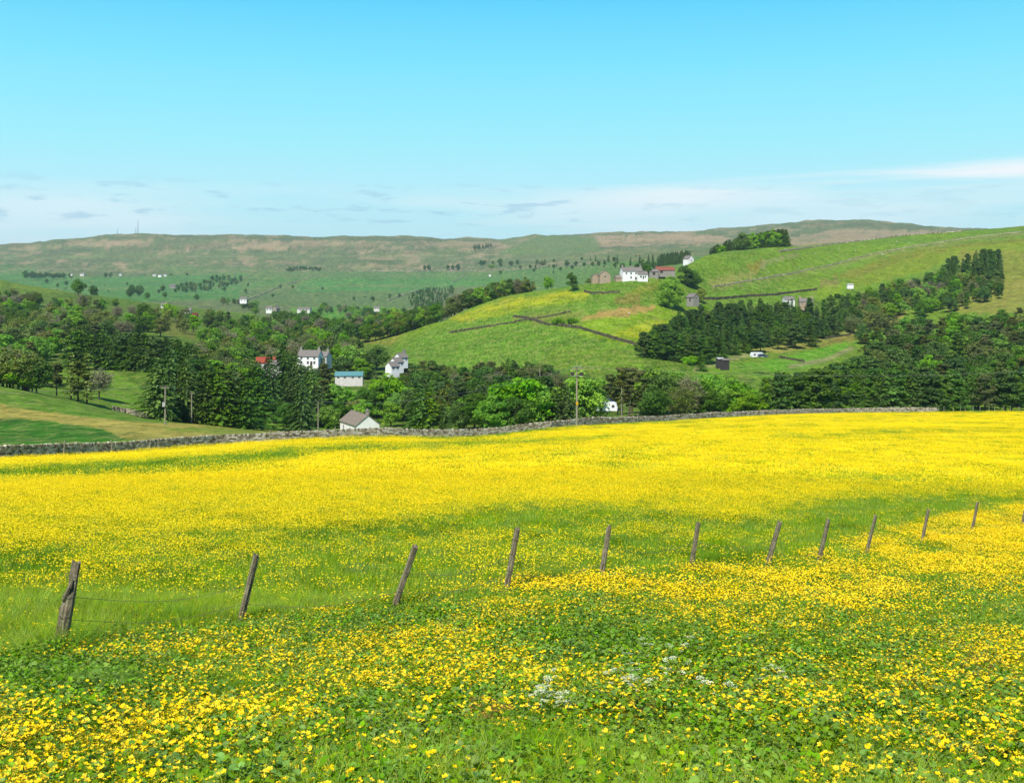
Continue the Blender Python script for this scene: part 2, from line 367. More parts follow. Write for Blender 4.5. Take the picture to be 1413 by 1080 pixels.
nr_ = ((YYG > Ywall(UU)) & (~far))[..., None]; COLG *= np.where(nr_, np.array([.76,.84,.40]), 1.0); COLG *= np.where(far[..., None], np.array([.90,.90,.80]), 1.0)

# ------------------------------------------------------------------ buttercups: how thick they stand
def flower_density(u, v, x, y):
    """0..1 share of ground under flowers, by patch"""
    p1 = fbm(x/3.2, y/5.0, 101, 4); p2 = fbm(x/9, y/16, 111, 4); p3 = fbm(x/1.1, y/1.5, 121, 3)
    vt_ = np.interp(u, [-400,0,150,300,450,560,640,700,860,950,1010,1100,1180,1260,1413,1900], [800,778,765,748,742,730,716,706,712,716,724,706,694,690,694,700])
    vt_ = vt_+(p2-0.5)*26
    vf = np.interp(u, [-400,0,100,340,550,700,830,960,1100,1200,1340,1413,1900], [985,925,902,868,840,812,800,792,772,744,706,700,690])+(p1-0.5)*20
    back = sstep(v+(p3-.5)*14, vt_+16, vt_-22)                    # the far band of solid yellow
    d = back*np.clip(0.90-0.45*np.clip(p2-.5, 0, 1)-0.28*(1-p1)-0.22*sstep(v, 640, 730)*(1.1-p1), 0, 1)
    midgreen = (1-back)*sstep(v, vf+4, vf-8); 
    d = np.maximum(d, midgreen*np.clip((p1-0.35)*0.9, 0.06, 0.4)*(0.5+0.5*sstep(u, 560, 300)))
    front = sstep(v, vf-6, vf+4)*(1-back)
    q = np.clip((0.62*p1+0.25*p2+0.3*p3-0.44)*5.5, 0.0, 1)
    q = np.maximum(q, 0.12)
    fr = (0.85-0.2*sstep(v, 880, 960)*sstep(u, 900, 1200))*q*(1-0.4*sstep(v, 1020, 1085)*sstep(u, 250, 600))
    def gauss(cu, cv, su, sv): return np.exp(-((u-cu)/su)**2-((v-cv)/sv)**2)
    fr = fr*(1-0.85*gauss(40,955,90,30))*(1-0.85*gauss(140,965,60,20))*(1-0.75*gauss(850,903,130,26))*(1-0.8*gauss(330,975,40,12))*(1-0.6*gauss(1150,915,110,22))*(1-0.5*gauss(1250,1020,220,40))*(1-0.6*gauss(760,880,80,18))
    fr = np.clip(fr+0.35*gauss(150,1000,160,22)+0.3*gauss(620,880,90,22)+0.25*gauss(1020,830,130,22)+0.25*gauss(280,900,120,14)+.3*gauss(1120,935,120,14)+.3*gauss(1270,735,60,18), 0, 1)
    d = np.maximum(d, fr*front)
    # grassy strips and hollows in the yellow
    def strip(P, wv, a):
        P = np.array(P, float); c = np.interp(u, P[:,0], P[:,1]); e = sstep(u, P[0,0]-25, P[0,0]+15)*sstep(u, P[-1,0]+25, P[-1,0]-15)
        wv = np.interp(u, P[:,0], P[:,2]) if P.shape[1] > 2 else wv
        return 1-a*e*np.exp(-(np.abs(v-c+(p1-0.5)*3)/wv)**3)
    d = d*strip([(-300,670,10),(0,658,11),(120,652,11),(250,643,11),(330,636,9),(420,631,7)], 9, .93)
    d = d*strip([(380,622,4),(520,620,6),(650,615,5),(700,612,4),(840,607,3)], 4, .7)*strip([(560,640),(700,632),(800,625)], 2, .35)
    d = d*strip([(1080,604),(1160,603)], 2, .55)*strip([(1180,598),(1300,596),(1413,593)], 1.8, .5)*strip([(1040,606),(1100,605),(1240,600)], 1.6, .4)*strip([(930,588),(1040,590),(1140,586)], 1.5, .35)
    d = d*strip([(800,650),(900,655),(1100,662),(1300,660)], 6, .35)*strip([(1100,668),(1180,672),(1413,676)], 6, .35)*strip([(0,722),(200,735),(320,700)], 9, .25)
    # a strip of grass at the foot of the wall
    vw = Vwall(u); d = d*sstep(v, vw+0.5, vw+np.interp(u, [0,500,640,700,1100],[5,3,9,6,2]))
    return np.clip(d, 0, 1)
DEN = flower_density(UU, VG, XG, YYG)*(YYG < Ywall(UU)+0.5)*sstep(YYG, 18, 40)
MG = A((158,196,16)); MG2 = A((126,172,14))
meadow = YYG < Ywall(UU)+1
k = (meadow*1.0)[..., None]; n1 = np.clip((NZ1-0.5)*4+0.5, 0, 1)[..., None]
COLG[:] = COLG*(1-k) + k*(MG*(1-n1)+MG2*n1)*0.85
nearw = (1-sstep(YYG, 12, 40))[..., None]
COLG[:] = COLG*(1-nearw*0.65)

def ground_mat(name, flowers, gs=1.0):
    m, nt = newmat(name)
    at = nt.nodes.new('ShaderNodeAttribute'); at.attribute_name = 'Col'
    col = at.outputs['Color']
    n1 = noise(nt, 1.3, 5, 0.7); n2 = noise(nt, 0.12, 6, 0.7)
    k_ = 1.0 if flowers else 1.9
    v = mathn(nt, 'ADD', mathn(nt, 'MULTIPLY', n1, 0.8*k_), mathn(nt, 'MULTIPLY', n2, 0.9*k_))
    mul = mathn(nt, 'ADD', v, 0.98-0.85*k_)
    comb = nt.nodes.new('ShaderNodeCombineXYZ')
    for i in range(3): nt.links.new(mul, comb.inputs[i])
    col = mixc(nt, 1.0, col, comb.outputs[0], 'MULTIPLY')
    bump = mathn(nt, 'ADD', n1, n2); bs, bd = 0.5, 0.25
    if flowers:
        fl = nt.nodes.new('ShaderNodeAttribute'); fl.attribute_name = 'Flow'
        f1 = noise(nt, 9.0, 2, 0.6); f2 = noise(nt, 2.2, 3, 0.6); f3 = noise(nt, 28.0, 1, 0.5)
        s = mathn(nt, 'ADD', mathn(nt, 'MULTIPLY', f1, 0.45), mathn(nt, 'ADD', mathn(nt, 'MULTIPLY', f2, 0.3), mathn(nt, 'MULTIPLY', f3, 0.25)))
        # flower where the noise lies under a threshold that rises with density
        th = mathn(nt, 'MULTIPLY_ADD', fl.outputs['Fac'], 0.36, 0.30)
        f = mathn(nt, 'MULTIPLY', mathn(nt, 'SUBTRACT', th, s), 22.0, clamp=True)
        y = mixc(nt, f2, (0.95, 0.74, 0.001), (0.86, 0.66, 0.002))
        col = mixc(nt, f, col, y)
    else:
        g = nt.nodes.new('ShaderNodeNewGeometry')
        mp = nt.nodes.new('ShaderNodeMapping'); nt.links.new(g.outputs['Position'], mp.inputs['Vector']); mp.inputs['Scale'].default_value = (0.02, 0.03, 0.08)
        n3 = noise(nt, 1.0, 8, 0.75, mp.outputs[0]); n5 = noise(nt, 6.0, 4, 0.75, mp.outputs[0])
        mul2 = mathn(nt, 'MULTIPLY_ADD', n3, 0.8, 0.58)
        comb2 = nt.nodes.new('ShaderNodeCombineXYZ'); 
        for i in range(3): nt.links.new(mul2, comb2.inputs[i])
        col = mixc(nt, 1.0, col, comb2.outputs[0], 'MULTIPLY')
        # pale bent grass and rushes in tussocks
        f = ramp(nt, n5, [(0.52, (0,0,0)), (0.68, (1,1,1))])
        col = mixc(nt, mathn(nt, 'MULTIPLY', f, 0.40), col, A_t((186,178,110)))
        f = ramp(nt, n5, [(0.34, (1,1,1)), (0.46, (0,0,0))])
        col = mixc(nt, mathn(nt, 'MULTIPLY', f, 0.60), col, A_t((84,118,40)))
        mg = nt.nodes.new('ShaderNodeMapping'); nt.links.new(g.outputs['Position'], mg.inputs['Vector']); mg.inputs['Scale'].default_value = (0.75*gs, 0.15*gs, 0.5*gs)
        n7 = noise(nt, 1.0, 4, 0.8, mg.outputs[0])
        for lo, hi, cc, amt in ((0.53, 0.60, (196,190,110), 0.42), (0.46, 0.38, (52,84,26), 0.55)):
            f = mathn(nt, 'MULTIPLY', mathn(nt, 'MULTIPLY', mathn(nt, 'SUBTRACT', n7, lo), 1.0/(hi-lo), clamp=True), amt)
            col = mixc(nt, f, col, A_t(cc))
        bump = n3; bs, bd = 0.6, 6.0
    out_bsdf(nt, col, 0.9, bump, bs, bd, 0.1); return m
def A_t(c): return tuple(float(x) for x in A(c))
def ground_obj(name, maskf, mat):
    R, Cn = ZG.shape
    idx = np.arange(R*Cn).reshape(R, Cn)
    q = np.stack([idx[:-1,:-1], idx[:-1,1:], idx[1:,1:], idx[1:,:-1]], -1)
    keep = maskf[:-1,:-1]
    q = q[keep]; used = np.unique(q); remap = np.full(R*Cn, -1); remap[used] = np.arange(len(used))
    P = np.stack([XG.ravel(), YYG.ravel(), ZG.ravel()], -1)[used]
    o = mesh_obj(name, P, remap[q], mat, smooth=True)
    a = o.data.attributes.new('Col', 'FLOAT_COLOR', 'POINT')
    a.data.foreach_set('color', np.concatenate([COLG.reshape(-1,3)[used], np.ones((len(used),1))], 1).astype(np.float32).ravel())
    b = o.data.attributes.new('Flow', 'FLOAT', 'POINT'); b.data.foreach_set('value', DEN.ravel()[used].astype(np.float32))
    return o
mead = YYG < Ywall(UU)
nearh = (~mead) & (YYG < Jy*1.3)
farh = (~mead) & (~nearh)
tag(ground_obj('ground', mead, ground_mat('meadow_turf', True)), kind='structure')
tag(ground_obj('hillside', nearh, ground_mat('pasture', False)), kind='structure')
tag(ground_obj('hills', farh, ground_mat('moorland', False, 0.22)), kind='structure')
# ------------------------------------------------------------------ scattering helper (ground cover only)
def scatter(name, pts, rot, scl, idx, variants):
    me = bpy.data.meshes.new(name); pts = np.asarray(pts, np.float32)
    me.vertices.add(len(pts)); me.vertices.foreach_set('co', pts.ravel())
    a = me.attributes.new('rot', 'FLOAT_VECTOR', 'POINT'); a.data.foreach_set('vector', np.asarray(rot, np.float32).ravel())
    a = me.attributes.new('scl', 'FLOAT', 'POINT'); a.data.foreach_set('value', np.asarray(scl, np.float32))
    a = me.attributes.new('idx', 'INT', 'POINT'); a.data.foreach_set('value', np.asarray(idx, np.int32))
    o = bpy.data.objects.new(name, me); COL.objects.link(o)
    lib = bpy.data.collections.new(name+'_kinds')
    for k, v in enumerate(variants):
        v.name = '%s_%02d' % (name+'_kind', k); lib.objects.link(v)
    ng = bpy.data.node_groups.new(name, 'GeometryNodeTree')
    ng.interface.new_socket('Geometry', in_out='INPUT', socket_type='NodeSocketGeometry'); ng.interface.new_socket('Geometry', in_out='OUTPUT', socket_type='NodeSocketGeometry')
    gi = ng.nodes.new('NodeGroupInput'); go = ng.nodes.new('NodeGroupOutput')
    mp = ng.nodes.new('GeometryNodeMeshToPoints'); ip = ng.nodes.new('GeometryNodeInstanceOnPoints')
    ci = ng.nodes.new('GeometryNodeCollectionInfo'); ci.inputs[0].default_value = lib; ci.inputs['Separate Children'].default_value = True; ci.inputs['Reset Children'].default_value = True
    def at(nm, ty):
        n = ng.nodes.new('GeometryNodeInputNamedAttribute'); n.data_type = ty; n.inputs[0].default_value = nm; return n.outputs['Attribute']
    ng.links.new(gi.outputs[0], mp.inputs[0]); ng.links.new(mp.outputs[0], ip.inputs['Points']); ng.links.new(ci.outputs[0], ip.inputs['Instance'])
    ip.inputs['Pick Instance'].default_value = True
    ng.links.new(at('idx', 'INT'), ip.inputs['Instance Index']); ng.links.new(at('rot', 'FLOAT_VECTOR'), ip.inputs['Rotation']); ng.links.new(at('scl', 'FLOAT'), ip.inputs['Scale'])
    ng.links.new(ip.outputs[0], go.inputs[0])
    md = o.modifiers.new('scatter', 'NODES'); md.node_group = ng
    tag(o, kind='stuff'); return o

# blades, leaves and flower heads --------------------------------------------------
M_grass = leafmat('grass_blade', (0.31,0.46,0.004), (0.19,0.34,0.003), .4, .75, .08, .8, 0.8)
M_lush = leafmat('grass_lush', (0.15,0.29,0.004), (0.085,0.20,0.004), .35, .75, .08, .5, 0.8)
M_marsh = leafmat('marsh_leaf', (0.22,0.40,0.004), (0.06,0.17,0.003), .3, .6, .2, .8, 4)
M_pet = leafmat('yellow_petal', (0.93, 0.76, 0.004), (0.90, 0.70, 0.004), .25, .5, .15, .10, 3)
M_mari = leafmat('marigold_petal', (0.94, 0.74, 0.004), (0.92, 0.62, 0.003), .2, .5, .15, .14, 9)
M_eye = simple('flower_eye', (0.65, 0.30, 0.01), (0.7, 0.4, 0.01), 30)
M_white = simple('white_floret', (0.74, 0.77, 0.60), (0.6, 0.66, 0.42), 30)
M_dock = leafmat('sorrel', A_t((176,92,50)), A_t((150,120,50)), .2, .6, .2, .6, 2)
M_dry = leafmat('dry_blade', A_t((206,190,120)), A_t((176,170,90)), .2, .6, .2, .5, 2)

def blades(n, R, h, w, lean, seg=3, seed=0, clumpy=False):
    r = np.random.default_rng(seed); V = []; Q = []
    for i in range(n):
        a = r.uniform(0, 2*math.pi); rr = R*math.sqrt(r.uniform()); x, y = rr*math.cos(a), rr*math.sin(a)
        b = r.uniform(0, 2*math.pi) if not clumpy else a+r.normal(0, .4); hh = h*r.uniform(.55, 1.2); ww = w*r.uniform(.6, 1.3); le = lean*hh*r.uniform(.3, 1.2)
        px, py = -math.sin(b+r.normal(0,.5)), math.cos(b); base = len(V)
        for k in range(seg+1):
            t = k/seg; cx = x+le*t*t*math.cos(b); cy = y+le*t*t*math.sin(b); cz = hh*(t-0.25*lean*t*t); wk = ww*(1-t**1.6)+ww*0.06
            V.append((cx-px*wk, cy-py*wk, cz)); V.append((cx+px*wk, cy+py*wk, cz))
        for k in range(seg): Q.append((base+2*k, base+2*k+1, base+2*k+3, base+2*k+2))
    return V, Q
class Multi:
    def __init__(self): self.v = []; self.f = []; self.m = []
    def add(self, V, Fc, mi):
        b = len(self.v); self.v += [tuple(p) for p in V]; self.f += [tuple(b+i for i in f) for f in Fc]; self.m += [mi]*len(Fc)
    def obj(self, name, mats): return mesh_obj(name, self.v, self.f, mats=mats, midx=self.m, link=False)
def flower(mb, x, y, z, R, tx, ty, seed, petals=5, mi=(0, 1)):
    """an open cup of petals round a darker eye"""
    n = np.array([tx, ty, 1.0]); n /= np.linalg.norm(n); a = np.cross(n, (0.3,1,0)); a /= np.linalg.norm(a); b = np.cross(n, a); c = np.array([x,y,z])
    off = seed*1.7
    for k in range(petals):
        t = off+2*math.pi*k/petals; d = math.cos(t)*a+math.sin(t)*b; s = -math.sin(t)*a+math.cos(t)*b
        V = [c, c+d*R*.55-s*R*.42+n*R*.16, c+d*R*1.0-s*R*.22+n*R*.42, c+d*R*1.0+s*R*.22+n*R*.42, c+d*R*.55+s*R*.42+n*R*.16]
        mb.add(V, [(0,1,2,3,4)], mi[0])
    r = R*.26; V = [c+n*R*.18+r*(math.cos(q)*a+math.sin(q)*b) for q in [2*math.pi*k/6 for k in range(6)]]+[c+n*R*.36]
    mb.add(V, [(k,(k+1)%6,6) for k in range(6)], mi[1])
def stem(mb, x, y, z, x2, y2, w, mi):
    mb.add([(x-w,y,0),(x+w,y,0),(x2+w,y2,z),(x2-w,y2,z)], [(0,1,2,3)], mi)
def cup(mb, x, y, z, R, mi, tx=0, ty=0, seed=0):
    """flower seen from far off: a five-sided cup"""
    c = np.array([x,y,z]); V = [c-np.array([tx*0,0,R*.3])]
    for k in range(5):
        t = seed+2*math.pi*k/5; V.append(c+R*np.array([math.cos(t), math.sin(t), .45+tx*math.cos(t)+ty*math.sin(t)]))
    mb.add(V, [(0,1,2),(0,2,3),(0,3,4),(0,4,5),(0,5,1)], mi)

R_ = np.random.default_rng(5)
# single marigold / buttercup sprigs of 2-4 heads, near
def sprig(seed, mari, h):
    r = np.random.default_rng(seed); mb = Multi(); n = r.integers(2, 5)
    for i in range(n):
        a = r.uniform(0, 6.28); rr = r.uniform(.01, .055); x, y, z = rr*math.cos(a), rr*math.sin(a), h*r.uniform(.72, 1.1)
        stem(mb, 0, 0, z, x, y, .0014, 2); flower(mb, x, y, z, r.uniform(.013,.018) if mari else r.uniform(.010,.0135), r.normal(0,.35), r.normal(-.25,.35), i)
    for i in range(2):
        a = r.uniform(0, 6.28); rr = r.uniform(.01, .06); x, y, z = rr*math.cos(a), rr*math.sin(a), h*r.uniform(.6, 1.0)
        stem(mb, 0, 0, z, x, y, .0014, 2); cup(mb, x, y, z, .0055, 2 if i else 1, seed=i)
    return mb.obj('sprig', [M_mari if mari else M_pet, M_eye if mari else M_mari, M_lush])
sprigs = [sprig(k, k % 2 == 0, [.18,.2,.24,.2,.28,.22][k]) for k in range(6)]
# marsh-marigold foliage: kidney leaves on short stalks
def leafclump(seed, n=44, R=.15, h=.16, s=.0145):
    r = np.random.default_rng(seed); mb = Multi()
    for i in range(n):
        a = r.uniform(0, 6.28); rr = R*math.sqrt(r.uniform()); c = np.array([rr*math.cos(a), rr*math.sin(a), h*r.uniform(.35,1.05)])
        nn = np.array([math.cos(a)*.5+r.normal(0,.4), math.sin(a)*.5+r.normal(0,.4), 1.]); nn /= np.linalg.norm(nn)
        u = np.cross(nn, (0.2,1,.1)); u /= np.linalg.norm(u); w = np.cross(nn, u); q = r.uniform(0,6.28); ss = s*r.uniform(.6,1.25)
        V = [c-nn*ss*.2]+[c+ss*rad*(math.cos(q+t)*u+math.sin(q+t)*w)+nn*ss*.18*math.sin(2*t) for t, rad in ((.35,.95),(1.0,1.05),(1.9,1.),(2.7,1.),(3.6,1.),(4.4,1.05),(5.2,1.05),(5.9,.95))]
        mb.add(V, [(0,k,k+1) for k in range(1,8)], 0)
    return mb.obj('leaf_clump', [M_marsh])
leafs = [leafclump(k) for k in range(4)]
def tuft(seed, mat, n=26, R=.11, h=.2, w=.0028, lean=.7):
    V, Q = blades(n, R, h, w, lean, 3, seed); return mesh_obj('tuft', V, Q, mat, link=False)
tufts = [tuft(1, M_grass), tuft(2, M_grass, 30, .13, .24), tuft(3, M_lush, 30, .12, .2), tuft(4, M_grass, 22, .12, .3, .0026, .9), tuft(5, M_lush, 34, .12, .16, .0034, .8), tuft(6, M_dry, 7, .1, .3, .0018, .6)]

def ground_points(n, ya, yb, ua=-140, ub=1553, power=2.0):
    """random spots spread evenly over the ground between two distances"""
    t = R_.uniform(size=n); Y = (ya**power+(yb**power-ya**power)*t)**(1/power); u = R_.uniform(ua, ub, n)
    x = (u-U0)/F*Y; z = zt(u, Y); v = V0-F*z/Y
    return u, v, x, Y, z
inside = lambda u, Y, m=1.0: Y < Ywall(u)-m
def rots(n, tilt=.12): return np.stack([R_.normal(0, tilt, n), R_.normal(0, tilt, n), R_.uniform(0, 6.28, n)], -1)

def hollows(u, v, x, y):
    """0..1 where the marsh leaves grow rank and few flowers open"""
    p = fbm(x/1.6, y/2.2, 131, 3)
    g = lambda cu, cv, su, sv: np.exp(-((u-cu)/su)**2-((v-cv)/sv)**2)
    return np.clip(g(40,955,110,32)+g(850,900,170,34)+.6*g(1150,915,170,34)+.6*g(120,965,80,24)+.4*g(560,870,140,20)+.5*g(1000,1000,200,60)+(p-.55)*1.6, 0, 1)

# --- near: Y 4..19
n = 62000; u, v, x, Y, z = ground_points(n, 4.2, 21)
vf = np.interp(u, [-400,0,100,340,550,700,830,960,1100,1200,1340,1413,1900], [985,925,902,868,840,812,800,792,772,744,706,700,690])
front = v > vf-4
keep = R_.uniform(size=n) < 0.75
u, v, x, Y, z, front = (a[keep] for a in (u, v, x, Y, z, front))
hl = hollows(u, v, x, Y); n = len(u)
lushp = fbm(x/2, Y/2, 140, 3)
idx = np.where(R_.uniform(size=n) < np.clip((lushp-.5)*4, .05, .8), R_.choice([2, 4], n), R_.choice([0, 1, 3], n))
idx = np.where(R_.uniform(size=n) < .035, 5, idx)
sc_ = R_.uniform(.65, 1.1, n)*np.where(front, .8, 1.15)
edge = sstep(v, 1045, 1085)*np.exp(-((u-700)/230)**2)*.5+sstep(v, 1045, 1085)*.3*sstep(u, 900, 1100); sc_ = sc_*(1+.45*edge)
scatter('meadow_grass', np.stack([x, Y, z-.01], -1), rots(n), sc_, idx, tufts)
# marsh leaves
n = 62000; u, v, x, Y, z = ground_points(n, 4.3, 27)
vf = np.interp(u, [-400,0,100,340,550,700,830,960,1100,1200,1340,1413,1900], [985,925,902,868,840,812,800,792,772,744,706,700,690])
hl = hollows(u, v, x, Y)
k = (v > vf+R_.normal(0, 5, n)) & (R_.uniform(size=n) < (.25+.75*hl)*(1-.5*sstep(v, 1040, 1085)*sstep(u, 250, 420))) & (R_.uniform(size=n) < .8)
u, v, x, Y, z, hl = (a[k] for a in (u, v, x, Y, z, hl)); n = len(u)
scatter('marsh_marigold_leaves', np.stack([x, Y, z+.0], -1), rots(n, .15), R_.uniform(.8, 1.4, n)*(1+.3*hl), R_.integers(0, 4, n), leafs)
# flower sprigs near
n = 130000; u, v, x, Y, z = ground_points(n, 4.3, 23, power=1.7)
d = flower_density(u, v, x, Y)
k = R_.uniform(size=n) < d*NEARD
u, v, x, Y, z = (a[k] for a in (u, v, x, Y, z)); n = len(u)
vf = np.interp(u, [-400,0,100,340,550,700,830,960,1100,1200,1340,1413,1900], [985,925,902,868,840,812,800,792,772,744,706,700,690])
fr = v > vf-6
idx = np.where(fr, R_.choice([0, 2, 4, 0, 2, 1], n), R_.choice([1, 3, 5], n))
scatter('yellow_flowers', np.stack([x, Y, z+.0], -1), rots(n, .1), R_.uniform(.42, .98, n)*np.where(fr, 1., 1.05), idx, sprigs)

# --- middle and far cover: patches
def fpatch(seed, nf, R, h, rf, mari=False, asp=1.0):
    r = np.random.default_rng(seed); mb = Multi()
    for i in range(nf):
        a = r.uniform(0, 6.28); rr = R*math.sqrt(r.uniform()); cup(mb, rr*math.cos(a), rr*math.sin(a), h*r.uniform(.75,1.1), rf*r.uniform(.75,1.2), 0, r.normal(0,.25), r.normal(-.1,.25), i)
    return mb.obj('patch', [M_mari if mari else M_pet])
mid_b = [fpatch(k, 17, .30, .30, .0155) for k in range(3)]+[fpatch(k+5, 11, .30, .22, .017, True) for k in range(2)]
far_b = [fpatch(k+10, 46, 1.0, .32, .028) for k in range(3)]
n = 110000; u, v, x, Y, z = ground_points(n, 20, 62, power=1.7)
d = flower_density(u, v, x, Y); k = (R_.uniform(size=n) < d*.8)
u, v, x, Y, z = (a[k] for a in (u, v, x, Y, z)); n = len(u)
vf = np.interp(u, [-400,0,100,340,550,700,830,960,1100,1200,1340,1413,1900], [985,925,902,868,840,812,800,792,772,744,706,700,690])
idx = np.where(v > vf-5, R_.integers(3, 5, n), R_.integers(0, 3, n))
scatter('yellow_flowers_mid_field', np.stack([x, Y, z], -1), rots(n, .05), R_.uniform(.8, 1.2, n), idx, mid_b)
n = 60000; u, v, x, Y, z = ground_points(n, 58, 262, -120, 1533, 1.5)
d = flower_density(u, v, x, Y); k = (R_.uniform(size=n) < d*.75) & inside(u, Y, 1.5)
u, v, x, Y, z = (a[k] for a in (u, v, x, Y, z)); n = len(u)
scatter('yellow_flowers_far_field', np.stack([x, Y, z], -1), rots(n, .03), R_.uniform(.8, 1.2, n), R_.integers(0, 3, n), far_b)
# grass of the middle distance
def gpatch(seed, n, R, h, w, mat, lean=.5): 
    V, Q = blades(n, R, h, w, lean, 2, seed); return mesh_obj('gpatch', V, Q, mat, link=False)
gm = [gpatch(21, 60, .4, .3, .005, M_grass), gpatch(22, 60, .4, .27, .005, M_grass), gpatch(23, 70, .4, .22, .006, M_lush)]
n = 30000; u, v, x, Y, z = ground_points(n, 18, 62, power=1.8); pp = fbm(x/4, Y/5, 150, 3)
idx = np.where(R_.uniform(size=n) < np.clip((pp-.56)*5, 0, .6), 2, R_.integers(0, 2, n))
scatter('meadow_grass_mid_field', np.stack([x, Y, z-.02], -1), rots(n, .08), R_.uniform(.7, 1.1, n)*(1-.3*flower_density(u, v, x, Y)), idx, gm)
gf = [gpatch(31, 70, 1.2, .3, .014, M_grass), gpatch(32, 70, 1.2, .26, .014, M_grass), gpatch(33, 80, 1.2, .24, .014, M_lush)]
n = 20000; u, v, x, Y, z = ground_points(n, 58, 262, -120, 1533, 1.5); k = inside(u, Y, .6)
u, v, x, Y, z = (a[k] for a in (u, v, x, Y, z)); n = len(u)
d = flower_density(u, v, x, Y)
scatter('meadow_grass_far_field', np.stack([x, Y, z-.02], -1), rots(n, .04), R_.uniform(.7, 1.1, n)*(1-.35*d), R_.integers(0, 3, n), gf)
# long rank tussocks here and there
tuss = [mesh_obj('tussock', *blades(150, .22, .5, .004, 1.0, 4, 41, True), M_lush, link=False), mesh_obj('tussock', *blades(130, .2, .45, .004, 1.2, 4, 42, True), M_lush, link=False)]
P = []; Sc = []
def add_tuss(u, v, s, n, spread):
    for i in range(n):
        uu = u+random.gauss(0, spread); vv = v+random.gauss(0, spread*.25); y = hit(uu, vv, 4.0, 250)
        if y: P.append(W(uu, y, -.02)); Sc.append(s*random.uniform(.8, 1.2))
for a in ((130,985,.8,7,28),(330,985,.8,7,22),(765,812,1.0,5,10),(930,893,.8,4,14),(240,860,.8,5,18),(590,742,.9,5,16),(715,742,.8,5,14),(985,778,1.,6,20),(960,800,.9,4,18),(880,780,.9,4,16),(90,908,1.,5,16),(20,935,.8,5,24),(1240,880,.7,4,20),(720,1074,.6,5,30),(1180,1064,.5,4,40),(1330,1000,.5,4,40),(1170,732,1.,6,14)): add_tuss(*a)
scatter('grass_tussocks', P, rots(len(P), .1), Sc, R_.integers(0, 2, len(P)), tuss)
# white umbels and red sorrel
def umbel(seed, mat, n=26, h=.3):
    r = np.random.default_rng(seed); mb = Multi()
    for s in range(4):
        a = r.uniform(0,6.28); cx, cy, cz = .08*math.cos(a), .08*math.sin(a), h*r.uniform(.6,1.05); stem(mb, 0, 0, cz, cx, cy, .0016, 1)
        for i in range(n):
            q = r.uniform(0,6.28); rr = .03*math.sqrt(r.uniform()); cup(mb, cx+rr*math.cos(q), cy+rr*math.sin(q), cz-.2*rr+r.normal(0,.004), .0045, 0, seed=i)
    return mb.obj('umbel', [mat, M_lush])
umb = [umbel(1, M_white), umbel(2, M_white), umbel(3, M_dock, 14, .34)]
P = []; I = []
for (cu, cv, su, sv, n, k) in ((872,975,18,20,13,0),(915,930,30,12,11,0),(1050,968,16,14,6,1),(985,985,10,14,4,0),(770,970,14,16,4,1),(755,1010,8,6,4,0),(880,925,16,5,5,1),
        (1370,940,40,18,16,2),(1120,890,60,30,10,2),(155,800,22,8,14,2),(960,970,30,14,7,2),(1240,980,60,30,10,2),(680,1033,14,3,8,2),(1360,710,40,10,8,2),(880,1020,16,4,6,2),(560,730,60,10,8,2),(1230,700,60,6,8,2)):
    for i in range(n):
        uu = cu+random.gauss(0, su); vv = cv+random.gauss(0, sv); y = hit(uu, vv, 4., 250)
        if y: P.append(W(uu, y, 0)); I.append(k)
scatter('white_umbels_and_red_sorrel', P, rots(len(P), .12), R_.uniform(.7, 1.1, len(P)), I, umb)
# ------------------------------------------------------------------ trees
M_bark = simple('bark', A_t((120,104,84)), A_t((84,72,60)), 6, .9, .5)
M_barkp = simple('pale_bark', A_t((168,160,140)), A_t((120,112,96)), 6, .9, .5)
LM = {
 'dark':   leafmat('leaf_dark_green', A_t((112,158,28)), A_t((70,116,22)), .22, .6, .2, .6, .35),
 'bright': leafmat('leaf_bright_green', A_t((166,220,28)), A_t((112,178,22)), .28, .6, .2, .5, .35),
 'olive':  leafmat('leaf_olive', A_t((158,172,66)), A_t((120,144,50)), .22, .6, .2, .6, .35),
 'grey':   leafmat('leaf_grey_brown', A_t((184,178,134)), A_t((144,144,98)), .2, .7, .1, .5, .35),
 'spruce': leafmat('needle_dark', A_t((100,138,36)), A_t((56,94,28)), .10, .65, .2, .6, .5),
 'bspruce':leafmat('needle_fresh', A_t((120,162,34)), A_t((66,112,28)), .14, .6, .2, .5, .6),
 'pine':   leafmat('needle_brown', A_t((130,138,60)), A_t((82,102,40)), .12, .7, .15, .7, .5),
}
def leaf_quads(C, N, size, r, el=1.5):
    """one small four-sided leaf spray at each point C, facing N"""
    n = len(C); N = N/np.linalg.norm(N, axis=1, keepdims=True)
    t = r.normal(size=(n,3)); u = np.cross(N, t); u /= np.linalg.norm(u, axis=1, keepdims=True)+1e-9; w = np.cross(N, u)
    s = (size*r.uniform(.6, 1.35, n))[:,None]
    a = C-u*s*el*.5; b = C-w*s*.5+u*s*.1; c = C+u*s*el*.5; d = C+w*s*.5+u*s*.1
    V = np.stack([a,b,c,d], 1).reshape(-1,3); Fq = np.arange(4*n).reshape(n,4); return V, Fq
